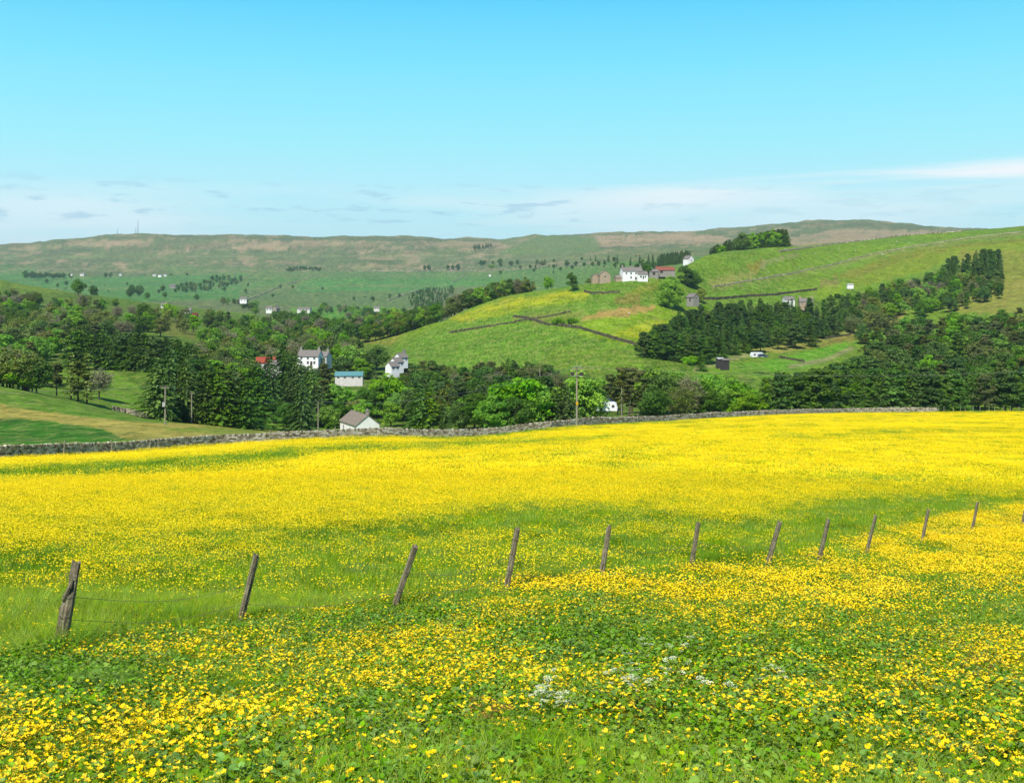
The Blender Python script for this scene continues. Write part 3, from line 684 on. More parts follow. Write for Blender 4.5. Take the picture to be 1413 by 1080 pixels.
def limbs(mb, r, H, cr, cz, n, tr, start=.3, spread=.8):
    mb.tube([(0,0,-1),(r.normal(0,.1),r.normal(0,.1),H*start),(r.normal(0,.25),r.normal(0,.25),H*.6),(r.normal(0,.3),0,H*.86)], [tr*1.25,tr*.85,tr*.5,tr*.1], 7)
    for i in range(n):
        a = i*2.4+r.uniform(-.4,.4); z0 = H*(start+(.75-start)*i/n); L = cr*spread*r.uniform(.7,1.1)*(1-.35*i/n)
        e = (L*math.cos(a), L*math.sin(a), z0+L*r.uniform(.35,.9)); m = (L*.5*math.cos(a+.1), L*.5*math.sin(a+.1), z0+L*.22)
        mb.tube([(0,0,z0), m, e], [tr*.42, tr*.28, tr*.07], 5)
        for k in range(3):
            b = a+r.uniform(-.9,.9); l = L*.45; p = (m[0]+(e[0]-m[0])*k/3, m[1]+(e[1]-m[1])*k/3, m[2]+(e[2]-m[2])*k/3)
            mb.tube([p, (p[0]+l*math.cos(b), p[1]+l*math.sin(b), p[2]+l*r.uniform(.3,.9))], [tr*.16, tr*.03], 4)
def broadleaf(seed, H=12, cr=4.6, mat='dark', nb=46, nl=120, ls=.36, low=.12, open_=0.0, trunk=.26, shape=1.0):
    r = np.random.default_rng(seed); C = []; N = []
    cz = H*(low+1)/2; rz = H*(1-low)/2
    for b in range(nb):
        th = r.uniform(0, 6.28); cph = r.uniform(-1, 1); sph = math.sqrt(1-cph*cph); q = r.uniform(.45, .95)
        lob = 1+.22*math.sin(3*th+seed)+.12*math.sin(5*th+seed*2)
        rr = cr*q*lob*(1-.25*shape*max(0, cph))
        bx, by, bz = rr*sph*math.cos(th), rr*sph*math.sin(th), cz+rz*q*cph*.95
        br = cr*r.uniform(.2, .36)
        d = r.normal(size=(nl,3)); d[:,2] += .35; d /= np.linalg.norm(d, axis=1, keepdims=True)
        C.append(np.array([bx,by,bz])+d*br*r.uniform(.7,1.08,(nl,1))*np.array([1,1,.8])); N.append(d+r.normal(0,.55,(nl,3)))
    C = np.concatenate(C); N = np.concatenate(N)
    if open_: 
        k = (fbm(C[:,0]*.7+C[:,2]*.9, C[:,1]*.7-C[:,2]*.4, seed, 3) > open_); C = C[k]; N = N[k]
    V, Q = leaf_quads(C, N, ls, r)
    crown = mesh_obj('crown', V, Q, LM[mat], link=False)
    mb = MB(); limbs(mb, r, H*.92, cr, cz, 8, trunk, .22)
    return crown, mb.build('trunk', M_bark, link=False), H
def sparse(seed, H=12, cr=4.2, mat='grey', nt=230):
    """ash just coming into leaf: twigs show through a thin haze of leaves"""
    r = np.random.default_rng(seed); mb = MB(); limbs(mb, r, H*.95, cr, H*.6, 13, .24, .25, .95)
    tips = []; 
    for i in range(nt):
        th = r.uniform(0,6.28); c = r.uniform(-1,1); s = math.sqrt(1-c*c); q = r.uniform(.35,1)
        tips.append(np.array([cr*q*s*math.cos(th)*(1+.15*math.sin(3*th+seed)), cr*q*s*math.sin(th), H*.6+H*.4*q*c]))
    V = list(mb.v); 
    for t in tips:
        b = t*np.array([.45,.45,.8]); mid = (b+t)/2+r.normal(0,.2,3); mb.tube([b, mid, t], [.06,.04,.015], 3)
    C = np.concatenate([t+r.normal(0,.42,(17,3)) for t in tips]); V, Q = leaf_quads(C, r.normal(size=C.shape)+np.array([0,0,.5]), .26, r)
    return mesh_obj('crown', V, Q, LM[mat], link=False), mb.build('trunk', M_barkp, link=False), H
def spruce(seed, H=16, R=3.6, mat='spruce', dens=1.0, droop=.35, power=.85, low=.03):
    """conifer of drooping whorled boughs, each with its side sprays"""
    r = np.random.default_rng(seed); C = []; N = []; T = []
    z = H*low; V = []; Q = []
    while z < H*.985:
        t = (z/H-low)/(1-low); rad = R*(1-t)**power*(1 if t > .08 else .8+.2*t/.08)
        nb = int((6+5*(1-t))*dens); off = r.uniform(0,6.28)
        for k in range(nb):
            a = off+6.283*k/nb+r.normal(0,.12); L = rad*r.uniform(.6,1.2)+.15; fat = r.uniform(.9,1.5)
            if r.uniform() < .04: continue
            nseg = max(2, int(L/.42)); zz0 = z+r.normal(0,.22)
            for s in range(1, nseg+1):
                q = s/nseg; d = L*q; pz = zz0+.25*d*(1-t*.2)-droop*d*q; hw = ((.36+.34*L/R)*(1-.6*q)+.2)*fat
                c0 = np.array([d*math.cos(a), d*math.sin(a), pz]); cr_ = np.array([-math.sin(a), math.cos(a), 0])
                for sd in (-1, 1):
                    p = c0+cr_*sd*hw*.55+np.array([0,0,-.12*hw+r.normal(0,.06)]); out = np.array([math.cos(a), math.sin(a), 0])
                    tip = p+(out*.42+cr_*sd*.5*hw+np.array([0,0,-.28]))*r.uniform(.7,1.2)
                    w = cr_*(.24*r.uniform(.7,1.3))+np.array([0,0,.10])
                    b = len(V); V += [c0-out*.2, p-w*.9+out*.1, tip, p+w*.9+np.array([0,0,.08])]; Q.append((b,b+1,b+2,b+3))
        z += (.62+.30*(1-t))*(1.0 if dens >= 1 else 1.1)
    b = len(V); V += [(-.12,0,H-.7),(.12,0,H-.7),(0,.0,H+.3),(0,.12,H-.7),(0,-.12,H-.7)]; Q += [(b,b+1,b+2,b+2),(b+3,b+4,b+2,b+2)]
    Q = [q if q[2] != q[3] else q[:3] for q in Q]
    mb = MB(); mb.tube([(0,0,-1),(0,0,H*.5),(0,0,H*.97)], [H*.016, H*.009, .03], 7)
    return mesh_obj('crown', V, Q, LM[mat], link=False), mb.build('trunk', M_bark, link=False), H
def pine(seed, H=14, cr=3.0, mat='pine', nb=44, nl=95):
    r = np.random.default_rng(seed); C = []; N = []
    for b in range(nb):
        t = r.uniform(0,1)**.85; z = H*(.22+.76*t); rad = cr*(1-.75*t**1.8)*r.uniform(.25,1); a = r.uniform(0,6.28); br = cr*r.uniform(.17,.30)
        d = r.normal(size=(nl,3)); d[:,2] += .25; d /= np.linalg.norm(d, axis=1, keepdims=True)
        C.append(np.array([rad*math.cos(a), rad*math.sin(a), z])+d*br*r.uniform(.5,1.1,(nl,1))*np.array([1.2,1.2,.6])); N.append(d+r.normal(0,.6,(nl,3)))
    C = np.concatenate(C); N = np.concatenate(N); V, Q = leaf_quads(C, N, .30, r, 2.2)
    mb = MB(); limbs(mb, r, H, cr, H*.6, 11, .24, .2, .8)
    return mesh_obj('crown', V, Q, LM[mat], link=False), mb.build('trunk', M_bark, link=False), H
KIND = {
 'dark': [broadleaf(1), broadleaf(2, 13, 4.2), broadleaf(3, 11, 5.0)],
 'bright': [broadleaf(4, 12, 4.8, 'bright'), broadleaf(5, 11, 4.4, 'bright')],
 'olive': [broadleaf(6, 12, 4.4, 'olive', open_=.38), broadleaf(7, 13, 4.0, 'olive', open_=.4)],
 'grey': [sparse(8), sparse(9, 13, 4.0), sparse(10, 11, 4.4, 'olive')],
 'spruce': [spruce(11), spruce(12, 16, 3.3), spruce(13, 15, 3.6)],
 'bspruce': [spruce(14, 16, 3.7, 'bspruce'), spruce(15, 15, 3.3, 'bspruce')],
 'pine': [pine(16), pine(17, 13, 3.3), pine(18, 15, 2.9)],
 'cpine': [pine(27, 13, 3.5, 'spruce', 70, 100), pine(28, 12, 3.7, 'spruce', 76, 100), pine(29, 14, 3.3, 'bspruce', 66, 100)],
 'larch': [spruce(19, 16, 3.0, 'olive', .55, .2, .7, .12), spruce(20, 15, 3.2, 'pine', .6, .15, .7, .1)],
 'bush': [broadleaf(21, 4, 2.6, 'dark', 26, 90, .26, 0, 0, .08), broadleaf(22, 4, 3.0, 'bright', 26, 90, .26, 0, 0, .08), broadleaf(23, 3.6, 2.8, 'olive', 26, 90, .26, 0, 0, .08)],
 'sycamore': [broadleaf(24, 14, 6.6, 'bright', 90, 150, .42, .04, 0, .4, .6)],
 'fir': [spruce(25, 18, 5.2, 'spruce', 1.25, .42, .72, .02), spruce(26, 18, 4.8, 'bspruce', 1.2, .45, .75, .02)],
}
TNAME = {'dark':('broadleaf_tree','tree'),'bright':('broadleaf_tree','tree'),'olive':('broadleaf_tree','tree'),'grey':('ash_tree','tree'),'spruce':('spruce_tree','tree'),
 'bspruce':('spruce_tree','tree'),'pine':('pine_tree','tree'),'cpine':('pine_tree','tree'),'larch':('larch_tree','tree'),'bush':('bush','bush'),'sycamore':('sycamore_tree','tree'),'fir':('fir_tree','tree')}
TLOOK = {'dark':'dark rounded tree','bright':'bright green rounded tree','olive':'dull olive tree','grey':'grey twiggy tree','spruce':'dark pointed spruce',
 'bspruce':'fresh green pointed spruce','pine':'ragged brownish pine','cpine':'dense dark green pine','larch':'thin see-through larch','bush':'low round green bush','sycamore':'broad domed tree','fir':'broad drooping conifer'}
WIDE = {'dark':1.3,'bright':1.3,'olive':1.3,'grey':1.3,'spruce':1.5,'bspruce':1.45,'pine':1.3,'cpine':1.3,'larch':1.1,'bush':1.2,'sycamore':1.0,'fir':1.05}
PLAN = []
def plan_tree(kind, u, Y, H, label, group, wide=1.0):
    if len(label.replace('-', ' ').split()) > 16: label = label.replace(' from the left', ' from left').replace('rounded ', '').replace('pointed ', '').replace('low round', 'low').replace('ragged ', '')
    PLAN.append((H/Y, kind, u, Y, H, label, group, wide*WIDE[kind]*random.uniform(.88, 1.15)))
def put_tree(kind, u, Y, H, label=None, group=None, var=None, wide=1.0):
    vs = KIND[kind]; crown, trunk, h0 = vs[random.randrange(len(vs)) if var is None else var]
    p = W(u, Y, -.15); s = H/h0
    e = empty(TNAME[kind][0], p, random.uniform(0, 6.28), s); e.scale = (s*wide, s*wide, s)
    e['category'] = TNAME[kind][1]; 
    if label: e['label'] = label
    if group: e['group'] = group
    for src in (crown, trunk):
        c = src.copy(); c.name = src.name.split('.')[0]; COL.objects.link(c); c.parent = e
    return e
def topY(u, vtop, H, Ymin, Ymax):
    Y = np.exp(np.arange(math.log(Ymin), math.log(Ymax), 0.004)); vv = V0-F*(zt(np.full_like(Y, u), Y)+H)/Y
    k = np.nonzero(vv <= vtop)[0]; return float(Y[k[0]]) if len(k) else None
ORD = ['leftmost','second','third','fourth','fifth','sixth','seventh','eighth','ninth','tenth','eleventh','twelfth','thirteenth','fourteenth','fifteenth','sixteenth','seventeenth','eighteenth']
NTREE = {}; SEP = .78; DENS = 1.5
def wood(where, poly, n, mix, Hr, Yr, sep=6, excl=(), seed=0, ysc=1.0):
    """a wood: tree tops spread over a patch of the view, each tree set where the ground carries it"""
    rr = random.Random(seed+len(where)); us = [p[0] for p in poly]; vs = [p[1] for p in poly]; pts = []; tries = 0
    kinds = [k for k, w in mix.items() for _ in range(w)]; n = int(n*DENS)
    while len(pts) < n and tries < n*60:
        tries += 1; u = rr.uniform(min(us), max(us)); v = rr.uniform(min(vs), max(vs))
        if not bool(inpoly(np.array([u]), np.array([v]), poly)[0]) or any(inpoly(np.array([u]), np.array([v]), e)[0] for e in excl): continue
        if any((u-a)**2+((v-b)*1.5)**2 < (sep*SEP)**2 for a, b, *_ in pts): continue
        k = rr.choice(kinds); H = rr.uniform(*Hr)*(0.28 if k == 'bush' else 1); Y = topY(u, v, H, *Yr)
        if Y is None: continue
        pts.append((u, v, k, H, Y))
    by = {}
    for p in pts: by.setdefault(p[2], []).append(p)
    for k, L in by.items():
        NTREE[k] = NTREE.get(k, 0)+len(L); L.sort(key=lambda p: p[0])
        for i, (u, v, kk, H, Y) in enumerate(L):
            if len(L) == 1: lab = '%s %s' % (TLOOK[k], where)
            elif len(L) <= 8: lab = '%s %s, %s from the left' % (TLOOK[k], where, 'first' if i == 0 else ORD[i])
            else: lab = '%s %s' % (TLOOK[k], where)
            plan_tree(k, u, Y, H, lab, '%s %s' % (TNAME[k][0].replace('_',' ')+'s', where))
def row(where, items, group):
    for i, it in enumerate(items):
        k, u, vtop, H, Y0, Y1 = it[:6]; H = H*.28 if k == 'bush' else H; Y = topY(u, vtop, H, Y0, Y1) or Y1
        lab = it[6] if len(it) > 6 else '%s %s, %s' % (TLOOK[k], where, ('%s from the left' % (ORD[i] if i else 'first')))
        plan_tree(k, u, Y, H, lab, group, wide=it[7] if len(it) > 7 else 1.0); NTREE[k] = NTREE.get(k, 0)+1
tanfield = [(193,436),(274,440),(272,462),(195,456)]
mixL = {'dark':6,'bright':3,'olive':4,'grey':5,'pine':1,'larch':1}
wood('in the left hillside wood', [(-60,392),(60,398),(130,408),(200,414),(290,424),(345,430),(350,470),(330,486),(275,470),(200,442),(100,450),(60,470),(-60,490)], 150, mixL, (9,13), (330,1080), 7, [tanfield,[(20,385),(75,392),(110,408),(60,408)]], 1)
wood('in the dense block above the grassy bank', [(96,452),(150,450),(215,462),(268,476),(272,500),(215,500),(150,484),(100,478)], 48, {'spruce':4,'bspruce':3,'cpine':2}, (11,15), (415,600), 6.5, (), 2)
wood('on the valley floor left of the village', [(262,470),(345,470),(350,500),(300,512),(262,500)], 44, {'dark':4,'olive':2,'bright':2,'spruce':3,'grey':1,'cpine':2}, (9,13), (360,900), 6, (), 3)
row('in the front stand of conifers beyond the wall', [('bspruce',214,512,15,250,330),('fir',234,491,18,262,330),('fir',254,505,16,262,330),('fir',226,520,12,250,320),('spruce',284,512,15,262,330),('bspruce',302,502,16,262,330),('fir',322,500,16,266,330),('spruce',338,520,14,262,320),('fir',262,535,10,262,320)], 'conifers in front stand beyond the wall')
row('in the big dark mass left of the barn', [('fir',372,486,20,300,380),('fir',391,472,22,300,380),('fir',408,486,20,300,380),('fir',428,503,18,300,380),('spruce',356,505,17,290,370),('pine',446,522,14,290,370),('fir',414,520,15,290,340),('dark',380,548,8,285,340),('dark',352,558,6,280,340),('spruce',438,530,13,300,350),('dark',410,552,8,285,330),('dark',396,556,7,285,330)], 'conifers in dark mass left of barn')
row('on the left bank', [('larch',98,488,13,290,360,'thin dark larch leaning over the grassy bank, left of its pair'),('larch',120,494,14,290,360,'thin dark larch on the grassy bank, right of its pair'),('pine',108,498,11,290,350,'ragged dark pine between the two larches on the bank'),('grey',136,508,9,300,350,'grey twiggy tree right of the larches on the bank'),('pine',78,502,9,290,350,'small dark pine left of the bank larches'),('bright',58,460,9,380,480,'bright green round tree alone above the dark track'),('spruce',30,466,11,330,450,'single dark spruce left of the bright round tree')], 'trees on the left bank')
wood('on the slope at the left edge of the view', [(-60,478),(45,470),(70,500),(45,520),(-60,515)], 34, {'dark':3,'olive':3,'grey':3,'bush':2,'bright':1}, (7,10), (262,420), 8, (), 4)
# village
wood('among the village houses', [(345,432),(480,440),(500,470),(470,484),(380,492),(350,470)], 60, {'dark':5,'grey':2,'bright':3,'olive':2,'spruce':1}, (8,12), (460,1080), 8, [[(410,476),(445,476),(445,505),(410,505)],[(428,470),(450,470),(450,480),(428,480)]], 5)
row('behind the teal roofed shed', [('bright',466,468,14,440,520),('bright',484,466,14,440,520),('dark',476,482,11,435,500),('dark',505,478,12,440,520),('olive',452,486,10,430,500),('dark',520,474,12,450,540),('spruce',512,486,11,430,500),('bright',498,492,10,430,500),('dark',537,500,9,400,435),('dark',558,496,9,400,440),('olive',546,512,7,395,432),('spruce',446,478,13,430,455),('dark',416,494,9,420,448),('bright',440,506,6,425,448),('dark',463,514,6,390,414),('dark',500,516,6,390,414),('pine',447,494,11,400,450),('dark',438,498,9,400,450)], 'trees behind the teal roofed shed')
wood('in the far village hedgerows', [(300,408),(350,402),(460,418),(560,424),(610,416),(600,440),(565,452),(480,448),(380,432)], 90, {'dark':6,'bright':3,'grey':2,'olive':1,'cpine':1}, (9,13), (700,1700), 6.5, [[(355,408),(440,408),(440,428),(355,428)],[(440,425),(480,425),(480,436),(440,436)]], 6)
row('between the shed and the barn', [('bright',462,522,11,318,370),('bright',478,530,9,318,370),('olive',488,540,8,318,350),('dark',506,538,9,318,360),('bright',453,548,7,310,330),('bright',500,545,8,318,345),('dark',470,545,8,318,340),('bush',455,578,9,300,320)], 'trees between shed and barn')
row('right of the barn', [('bright',530,515,13,330,400),('bright',547,522,13,320,400),('dark',520,530,11,320,380),('bspruce',578,528,13,262,320),('bspruce',592,532,12,262,320),('bright',556,532,11,300,350),('spruce',612,550,9,262,300),('dark',560,515,12,330,400),('bspruce',572,540,10,262,300),('bright',540,545,8,300,330),('grey',615,532,9,290,330)], 'trees right of the barn')
wood('in the pine block below the green hill', [(556,500),(600,482),(650,478),(700,486),(750,498),(778,518),(740,530),(600,535),(556,525)], 66, {'pine':4,'cpine':3,'dark':2,'spruce':1,'bspruce':1,'grey':1}, (10,13), (330,480), 8, (), 7)
row('along the wall in the middle', [('bright',640,540,9,250,300),('dark',655,536,10,250,300),('dark',634,552,8,250,290),('bright',700,532,12,250,300),('bright',722,526,13,250,300),('bright',742,534,11,250,300),('bright',685,545,9,240,290),('dark',668,540,10,250,290),('spruce',764,540,10,250,290),('spruce',778,532,11,250,300),('bright',804,518,14,262,300),('bright',812,540,9,262,300),('olive',790,520,12,280,320),('bush',735,574,9,215,250),('bush',664,580,8,215,250),('dark',710,548,9,240,290)], 'trees along the wall in the middle')
row('behind the white caravan', [('pine',842,516,12,320,360),('pine',858,510,14,320,360),('pine',872,512,14,320,360),('pine',884,516,13,310,350),('pine',893,525,11,300,340),('larch',852,530,11,320,350),('pine',868,528,11,300,330)], 'pines behind the white caravan')
row('in the leafy clump right of the pines', [('bright',905,512,14,310,370),('dark',915,524,12,290,350),('bright',926,512,13,320,380),('grey',950,522,12,290,330),('grey',940,536,9,280,320),('bright',975,518,12,320,380),('bright',992,516,12,330,390),('bright',1005,526,11,310,360),('dark',985,536,9,290,330),('bright',1020,532,10,310,350),('bright',1036,540,8,300,340),('bush',968,552,14,270,300),('bush',1010,552,14,275,310),('bush',1040,556,12,280,310),('dark',900,540,9,270,300),('bright',962,528,11,300,340)], 'trees in clump right of pines')
# right-hand slope
wood('in the dark block below the farm wall', [(892,462),(905,440),(930,430),(1000,415),(1060,408),(1110,412),(1182,402),(1186,425),(1150,440),(1100,452),(1015,460),(985,466),(975,480),(960,492),(888,488)], 130, {'spruce':3,'cpine':6,'bspruce':1}, (9,13), (500,900), 6, (), 8)
row('at the foot of the dark block', [('bspruce',968,484,9,440,560),('bush',952,490,16,440,520),('spruce',1016,462,10,540,640),('bush',895,505,14,400,470)], 'trees at foot of dark block')
wood('in the long hedge of conifers behind the wall', [(1052,526),(1100,512),(1150,500),(1200,492),(1260,492),(1310,502),(1330,522),(1320,532),(1052,536)], 84, {'spruce':4,'bspruce':3,'cpine':3,'fir':1}, (11,14), (300,420), 6, (), 9)
wood('in the far right wood above the meadow', [(1184,440),(1230,430),(1300,430),(1345,430),(1440,420),(1480,425),(1480,520),(1330,520),(1290,494),(1184,492)], 110, {'pine':5,'cpine':3,'bright':2,'dark':4,'larch':1,'olive':2}, (11,15), (340,700), 9, (), 10)
wood('on the steep slope below the tan pasture', [(1148,412),(1180,400),(1240,384),(1300,372),(1345,366),(1384,372),(1380,396),(1300,412),(1240,420),(1190,435),(1150,440)], 84, {'bright':4,'dark':4,'olive':2,'grey':3,'cpine':3,'spruce':1}, (8,11), (600,1050), 7.5, (), 11)
wood('on top of the steep slope', [(1296,366),(1320,352),(1350,344),(1382,345),(1385,360),(1340,370)], 22, {'spruce':4,'cpine':1}, (12,14), (700,1100), 6, (), 12)
row('beside the ruined house on the hill', [('sycamore',924,383,18.5,430,720,'broad bright green domed tree left of the ruined stone house'),('dark',948,366,14,600,760,'dark rounded tree just above the ruined stone house'),('dark',958,376,11,600,760,'dark tree behind the ruined stone house roof'),('olive',968,396,10,530,680,'thin grey green tree right of the ruined house'),('bush',952,410,14,520,550),('bush',970,410,14,560,660)], 'trees by the ruined stone house')
row('by the hill farm', [('dark',790,378,11,640,760),('dark',744,384,11,740,900),('bright',756,386,9,720,860),('dark',733,388,9,740,900),('bush',852,378,14,690,760),('bush',832,384,12,690,720),('dark',891,368,9,700,800),('bush',815,384,12,700,760)], 'trees by the hill farm')
row('on the open hillside below the farm', [('bush',770,438,16,480,600,'low round bush left of its pair beside the hillside wall'),('bush',789,438,13,480,600,'low round bush right of its pair beside the hillside wall')], 'bushes beside the hillside wall')
wood('in the wooded clough under the hill crest', [(604,414),(640,404),(690,392),(735,388),(735,396),(690,408),(650,418),(610,440),(580,452),(560,450)], 48, {'dark':4,'olive':3,'grey':2,'bright':1,'bush':2}, (7,15), (740,1900), 6, (), 13)
wood('in the hazy plantation across the valley', [(562,408),(580,396),(622,392),(628,396),(604,420),(575,426)], 60, {'spruce':2,'dark':2}, (8,10), (1300,2500), 4.5, (), 14)
# far side of the dale
wood('in the far shelter belt on the left', [(34,371),(60,366),(108,367),(112,372),(150,368),(154,376),(34,378)], 44, {'dark':1}, (12,15), (2250,2900), 4, [[(105,370),(125,370),(125,380),(105,380)]], 15)
wood('in the far clumps beside the sloping field', [(240,392),(262,386),(275,388),(300,378),(340,374),(342,382),(300,393),(262,398)], 26, {'dark':3,'olive':1}, (11,14), (1500,2900), 5, (), 16)
row('among the far left fields', [('dark',182,394,16,1400,2300),('dark',192,394,17,1400,2300),('dark',224,393,14,1400,2300),('dark',130,396,14,1200,1900),('dark',108,399,14,1000,1900),('bush',258,375,24,2200,3000),('bush',236,376,24,2200,3000)], 'trees among the far left fields')
far_it = [('dark',592,355,18,2200,3200),('dark',586,356,16,2200,3200),('dark',618,357,16,2200,3200),('dark',625,357,16,2200,3200),('dark',632,356,17,2200,3200),('dark',664,353,17,2200,3200),('dark',668,353,17,2200,3200),('dark',680,357,14,2100,3200),('dark',690,354,17,2100,3200),('bush',678,362,38,2100,3000),('spruce',740,351,16,1500,2900),('dark',705,357,14,1900,3000),('dark',714,352,14,1900,3000),('bush',748,360,40,1800,2900),('spruce',752,352,15,1500,2900)]
far_it += [('dark',u_,v_,9,1700,4300) for u_, v_ in ((460,372),(468,371),(476,372),(486,371),(300,351),(505,411),(560,413),(640,368),(700,366),(724,364),(352,396),(420,402),(90,388),(60,384),(20,376))][:0]
row('dotted along the far hedgerow', far_it, 'trees dotted along the far hedgerow')
row('in the conifer line behind the hill farm', [('dark',764,361,12,1600,2600),('dark',782,360,13,1600,2600),('dark',794,360,13,1600,2600),('dark',818,361,10,1600,2400),('dark',826,360,11,1600,2400),('dark',834,359,11,1600,2400),('spruce',822,353,14,1600,2500),('spruce',840,352,15,1600,2500),('spruce',852,353,15,1500,2400),('spruce',870,356,12,1500,2300),('spruce',883,352,14,1500,2300),('spruce',895,351,15,1500,2300),('spruce',901,351,15,1500,2300)], 'conifers in line behind the hill farm')
wood('in the small far plantation above the farm', [(906,356),(912,350),(930,347),(950,345),(954,352),(950,358),(908,360)], 34, {'spruce':1}, (14,17), (1500,2400), 3.4, (), 17)
wood('in the plantation on the skyline', [(976,344),(1000,334),(1040,321),(1068,319),(1086,334),(1088,340),(1050,342),(1000,346)], 62, {'spruce':9,'bright':1}, (13,17), (960,1500), 4.2, (), 18)
wood('in the dark line across the far fields', [(395,367),(440,367),(446,370),(395,371)], 16, {'dark':1}, (8,11), (2300,3600), 3, (), 31)
wood('in the far hedges below the moor', [(60,385),(340,388),(560,404),(560,412),(330,410),(60,398)], 26, {'dark':3,'bush':2}, (8,11), (1300,2900), 14, (), 32)
wood('scattered along the middle of the far dale side', [(690,360),(860,352),(940,352),(900,368),(760,372),(690,374)], 30, {'dark':3,'bush':2,'spruce':1}, (8,11), (1400,3000), 9, (), 33)
wood('in the lone far strip on the moor', [(652,337),(676,334),(682,336),(654,340)], 14, {'spruce':1}, (14,16), (2900,4400), 2.2, (), 19)
row('behind the skyline plantation', [('dark',1024,325,16,930,1100,'lighter green round tree among the skyline spruces'),('dark',1022,331,13,930,1100,'smaller round tree below the lighter one in skyline spruces')], 'round trees in the skyline plantation')
# the trees that show largest stand as things of their own, the rest of each kind as one mass
byname = {}
for t in PLAN: byname.setdefault(TNAME[t[1]][0], []).append(t)
REST = {}
for nm, L in byname.items():
    L.sort(key=lambda t: -t[0])
    for t in L[:296]: put_tree(t[1], t[2], t[3], t[4], t[5], t[6], wide=t[7])
    if len(L) > 296: REST[nm] = L[296:]
for nm, L in REST.items():
    ks = [(k, vi) for k in KIND if TNAME[k][0] == nm for vi in range(len(KIND[k]))]
    vs = []
    for k, vi in ks:
        crown, trunk, h0 = KIND[k][vi]; V = []; Q = []; mi = []
        for o_, m_ in ((crown, 0), (trunk, 1)):
            b = len(V); V += [tuple(q.co) for q in o_.data.vertices]; Q += [tuple(b+i for i in q.vertices) for q in o_.data.polygons]; mi += [m_]*len(o_.data.polygons)
        V = [(x/h0, y/h0, z/h0) for x, y, z in V]
        vs.append(mesh_obj('far_kind', V, Q, mats=[crown.data.materials[0], trunk.data.materials[0]], midx=mi, link=False))
    P = []; I = []; Sc = []
    for t in L:
        P.append(W(t[2], t[3], -.15)); Sc.append(t[4]*1.08); I.append(random.choice([i for i, kk in enumerate(ks) if kk[0] == t[1]]))
    n = len(P); scatter('distant_'+nm+'s', P, np.stack([np.zeros(n), np.zeros(n), R_.uniform(0, 6.28, n)], -1), Sc, I, vs)
print('TREES', NTREE, {k: len(v) for k, v in byname.items()})
# ------------------------------------------------------------------ dry stone walls
M_stone = simple('dry_stone', A_t((176,168,150)), A_t((118,110,98)), 2.2, .95, .6)
def stonemat(name, a, b, c):
    m, nt = newmat(name); g = nt.nodes.new('ShaderNodeNewGeometry')
    col = ramp(nt, g.outputs['Random Per Island'], [(0, a), (.45, b), (.85, c), (1, A_t((110,108,70)))])
    n = noise(nt, 9, 4, .7); col = mixc(nt, 1.0, col, ramp(nt, n, [(.3, (.6,.6,.6)), (.7, (1.15,1.15,1.15))]), 'MULTIPLY')
    out_bsdf(nt, col, .95, n, .6, .02, .1); return m
M_wall = stonemat('wall_stones', A_t((128,114,92)), A_t((206,190,160)), A_t((246,236,214)))
M_fwall = stonemat('mossy_wall_stones', A_t((74,70,56)), A_t((112,106,84)), A_t((150,144,118)))
def path_pts(P, Y=None, Ymin=300, Ymax=8000, step=2.0):
    """ground points along a line seen in the view"""
    out = []
    for (a, b) in zip(P[:-1], P[1:]):
        n = max(2, int(math.hypot(b[0]-a[0], b[1]-a[1])/step))
        for k in range(n):
            t = k/n; u = a[0]+(b[0]-a[0])*t; v = a[1]+(b[1]-a[1])*t; y = hit(u, v, Ymin, Ymax)
            if y: out.append(np.array(W(u, y)))
    # drop jumps where the sight line slips past a crest
    res = [out[0]]
    for p in out[1:]:
        if np.linalg.norm(p-res[-1]) < 0.12*p[1]+20: res.append(p)
    return res
def resample(P, d):
    P = np.array(P); L = np.concatenate([[0], np.cumsum(np.linalg.norm(np.diff(P, axis=0), axis=1))]); n = max(2, int(L[-1]/d)); t = np.linspace(0, L[-1], n)
    return np.stack([np.interp(t, L, P[:,k]) for k in range(3)], -1)
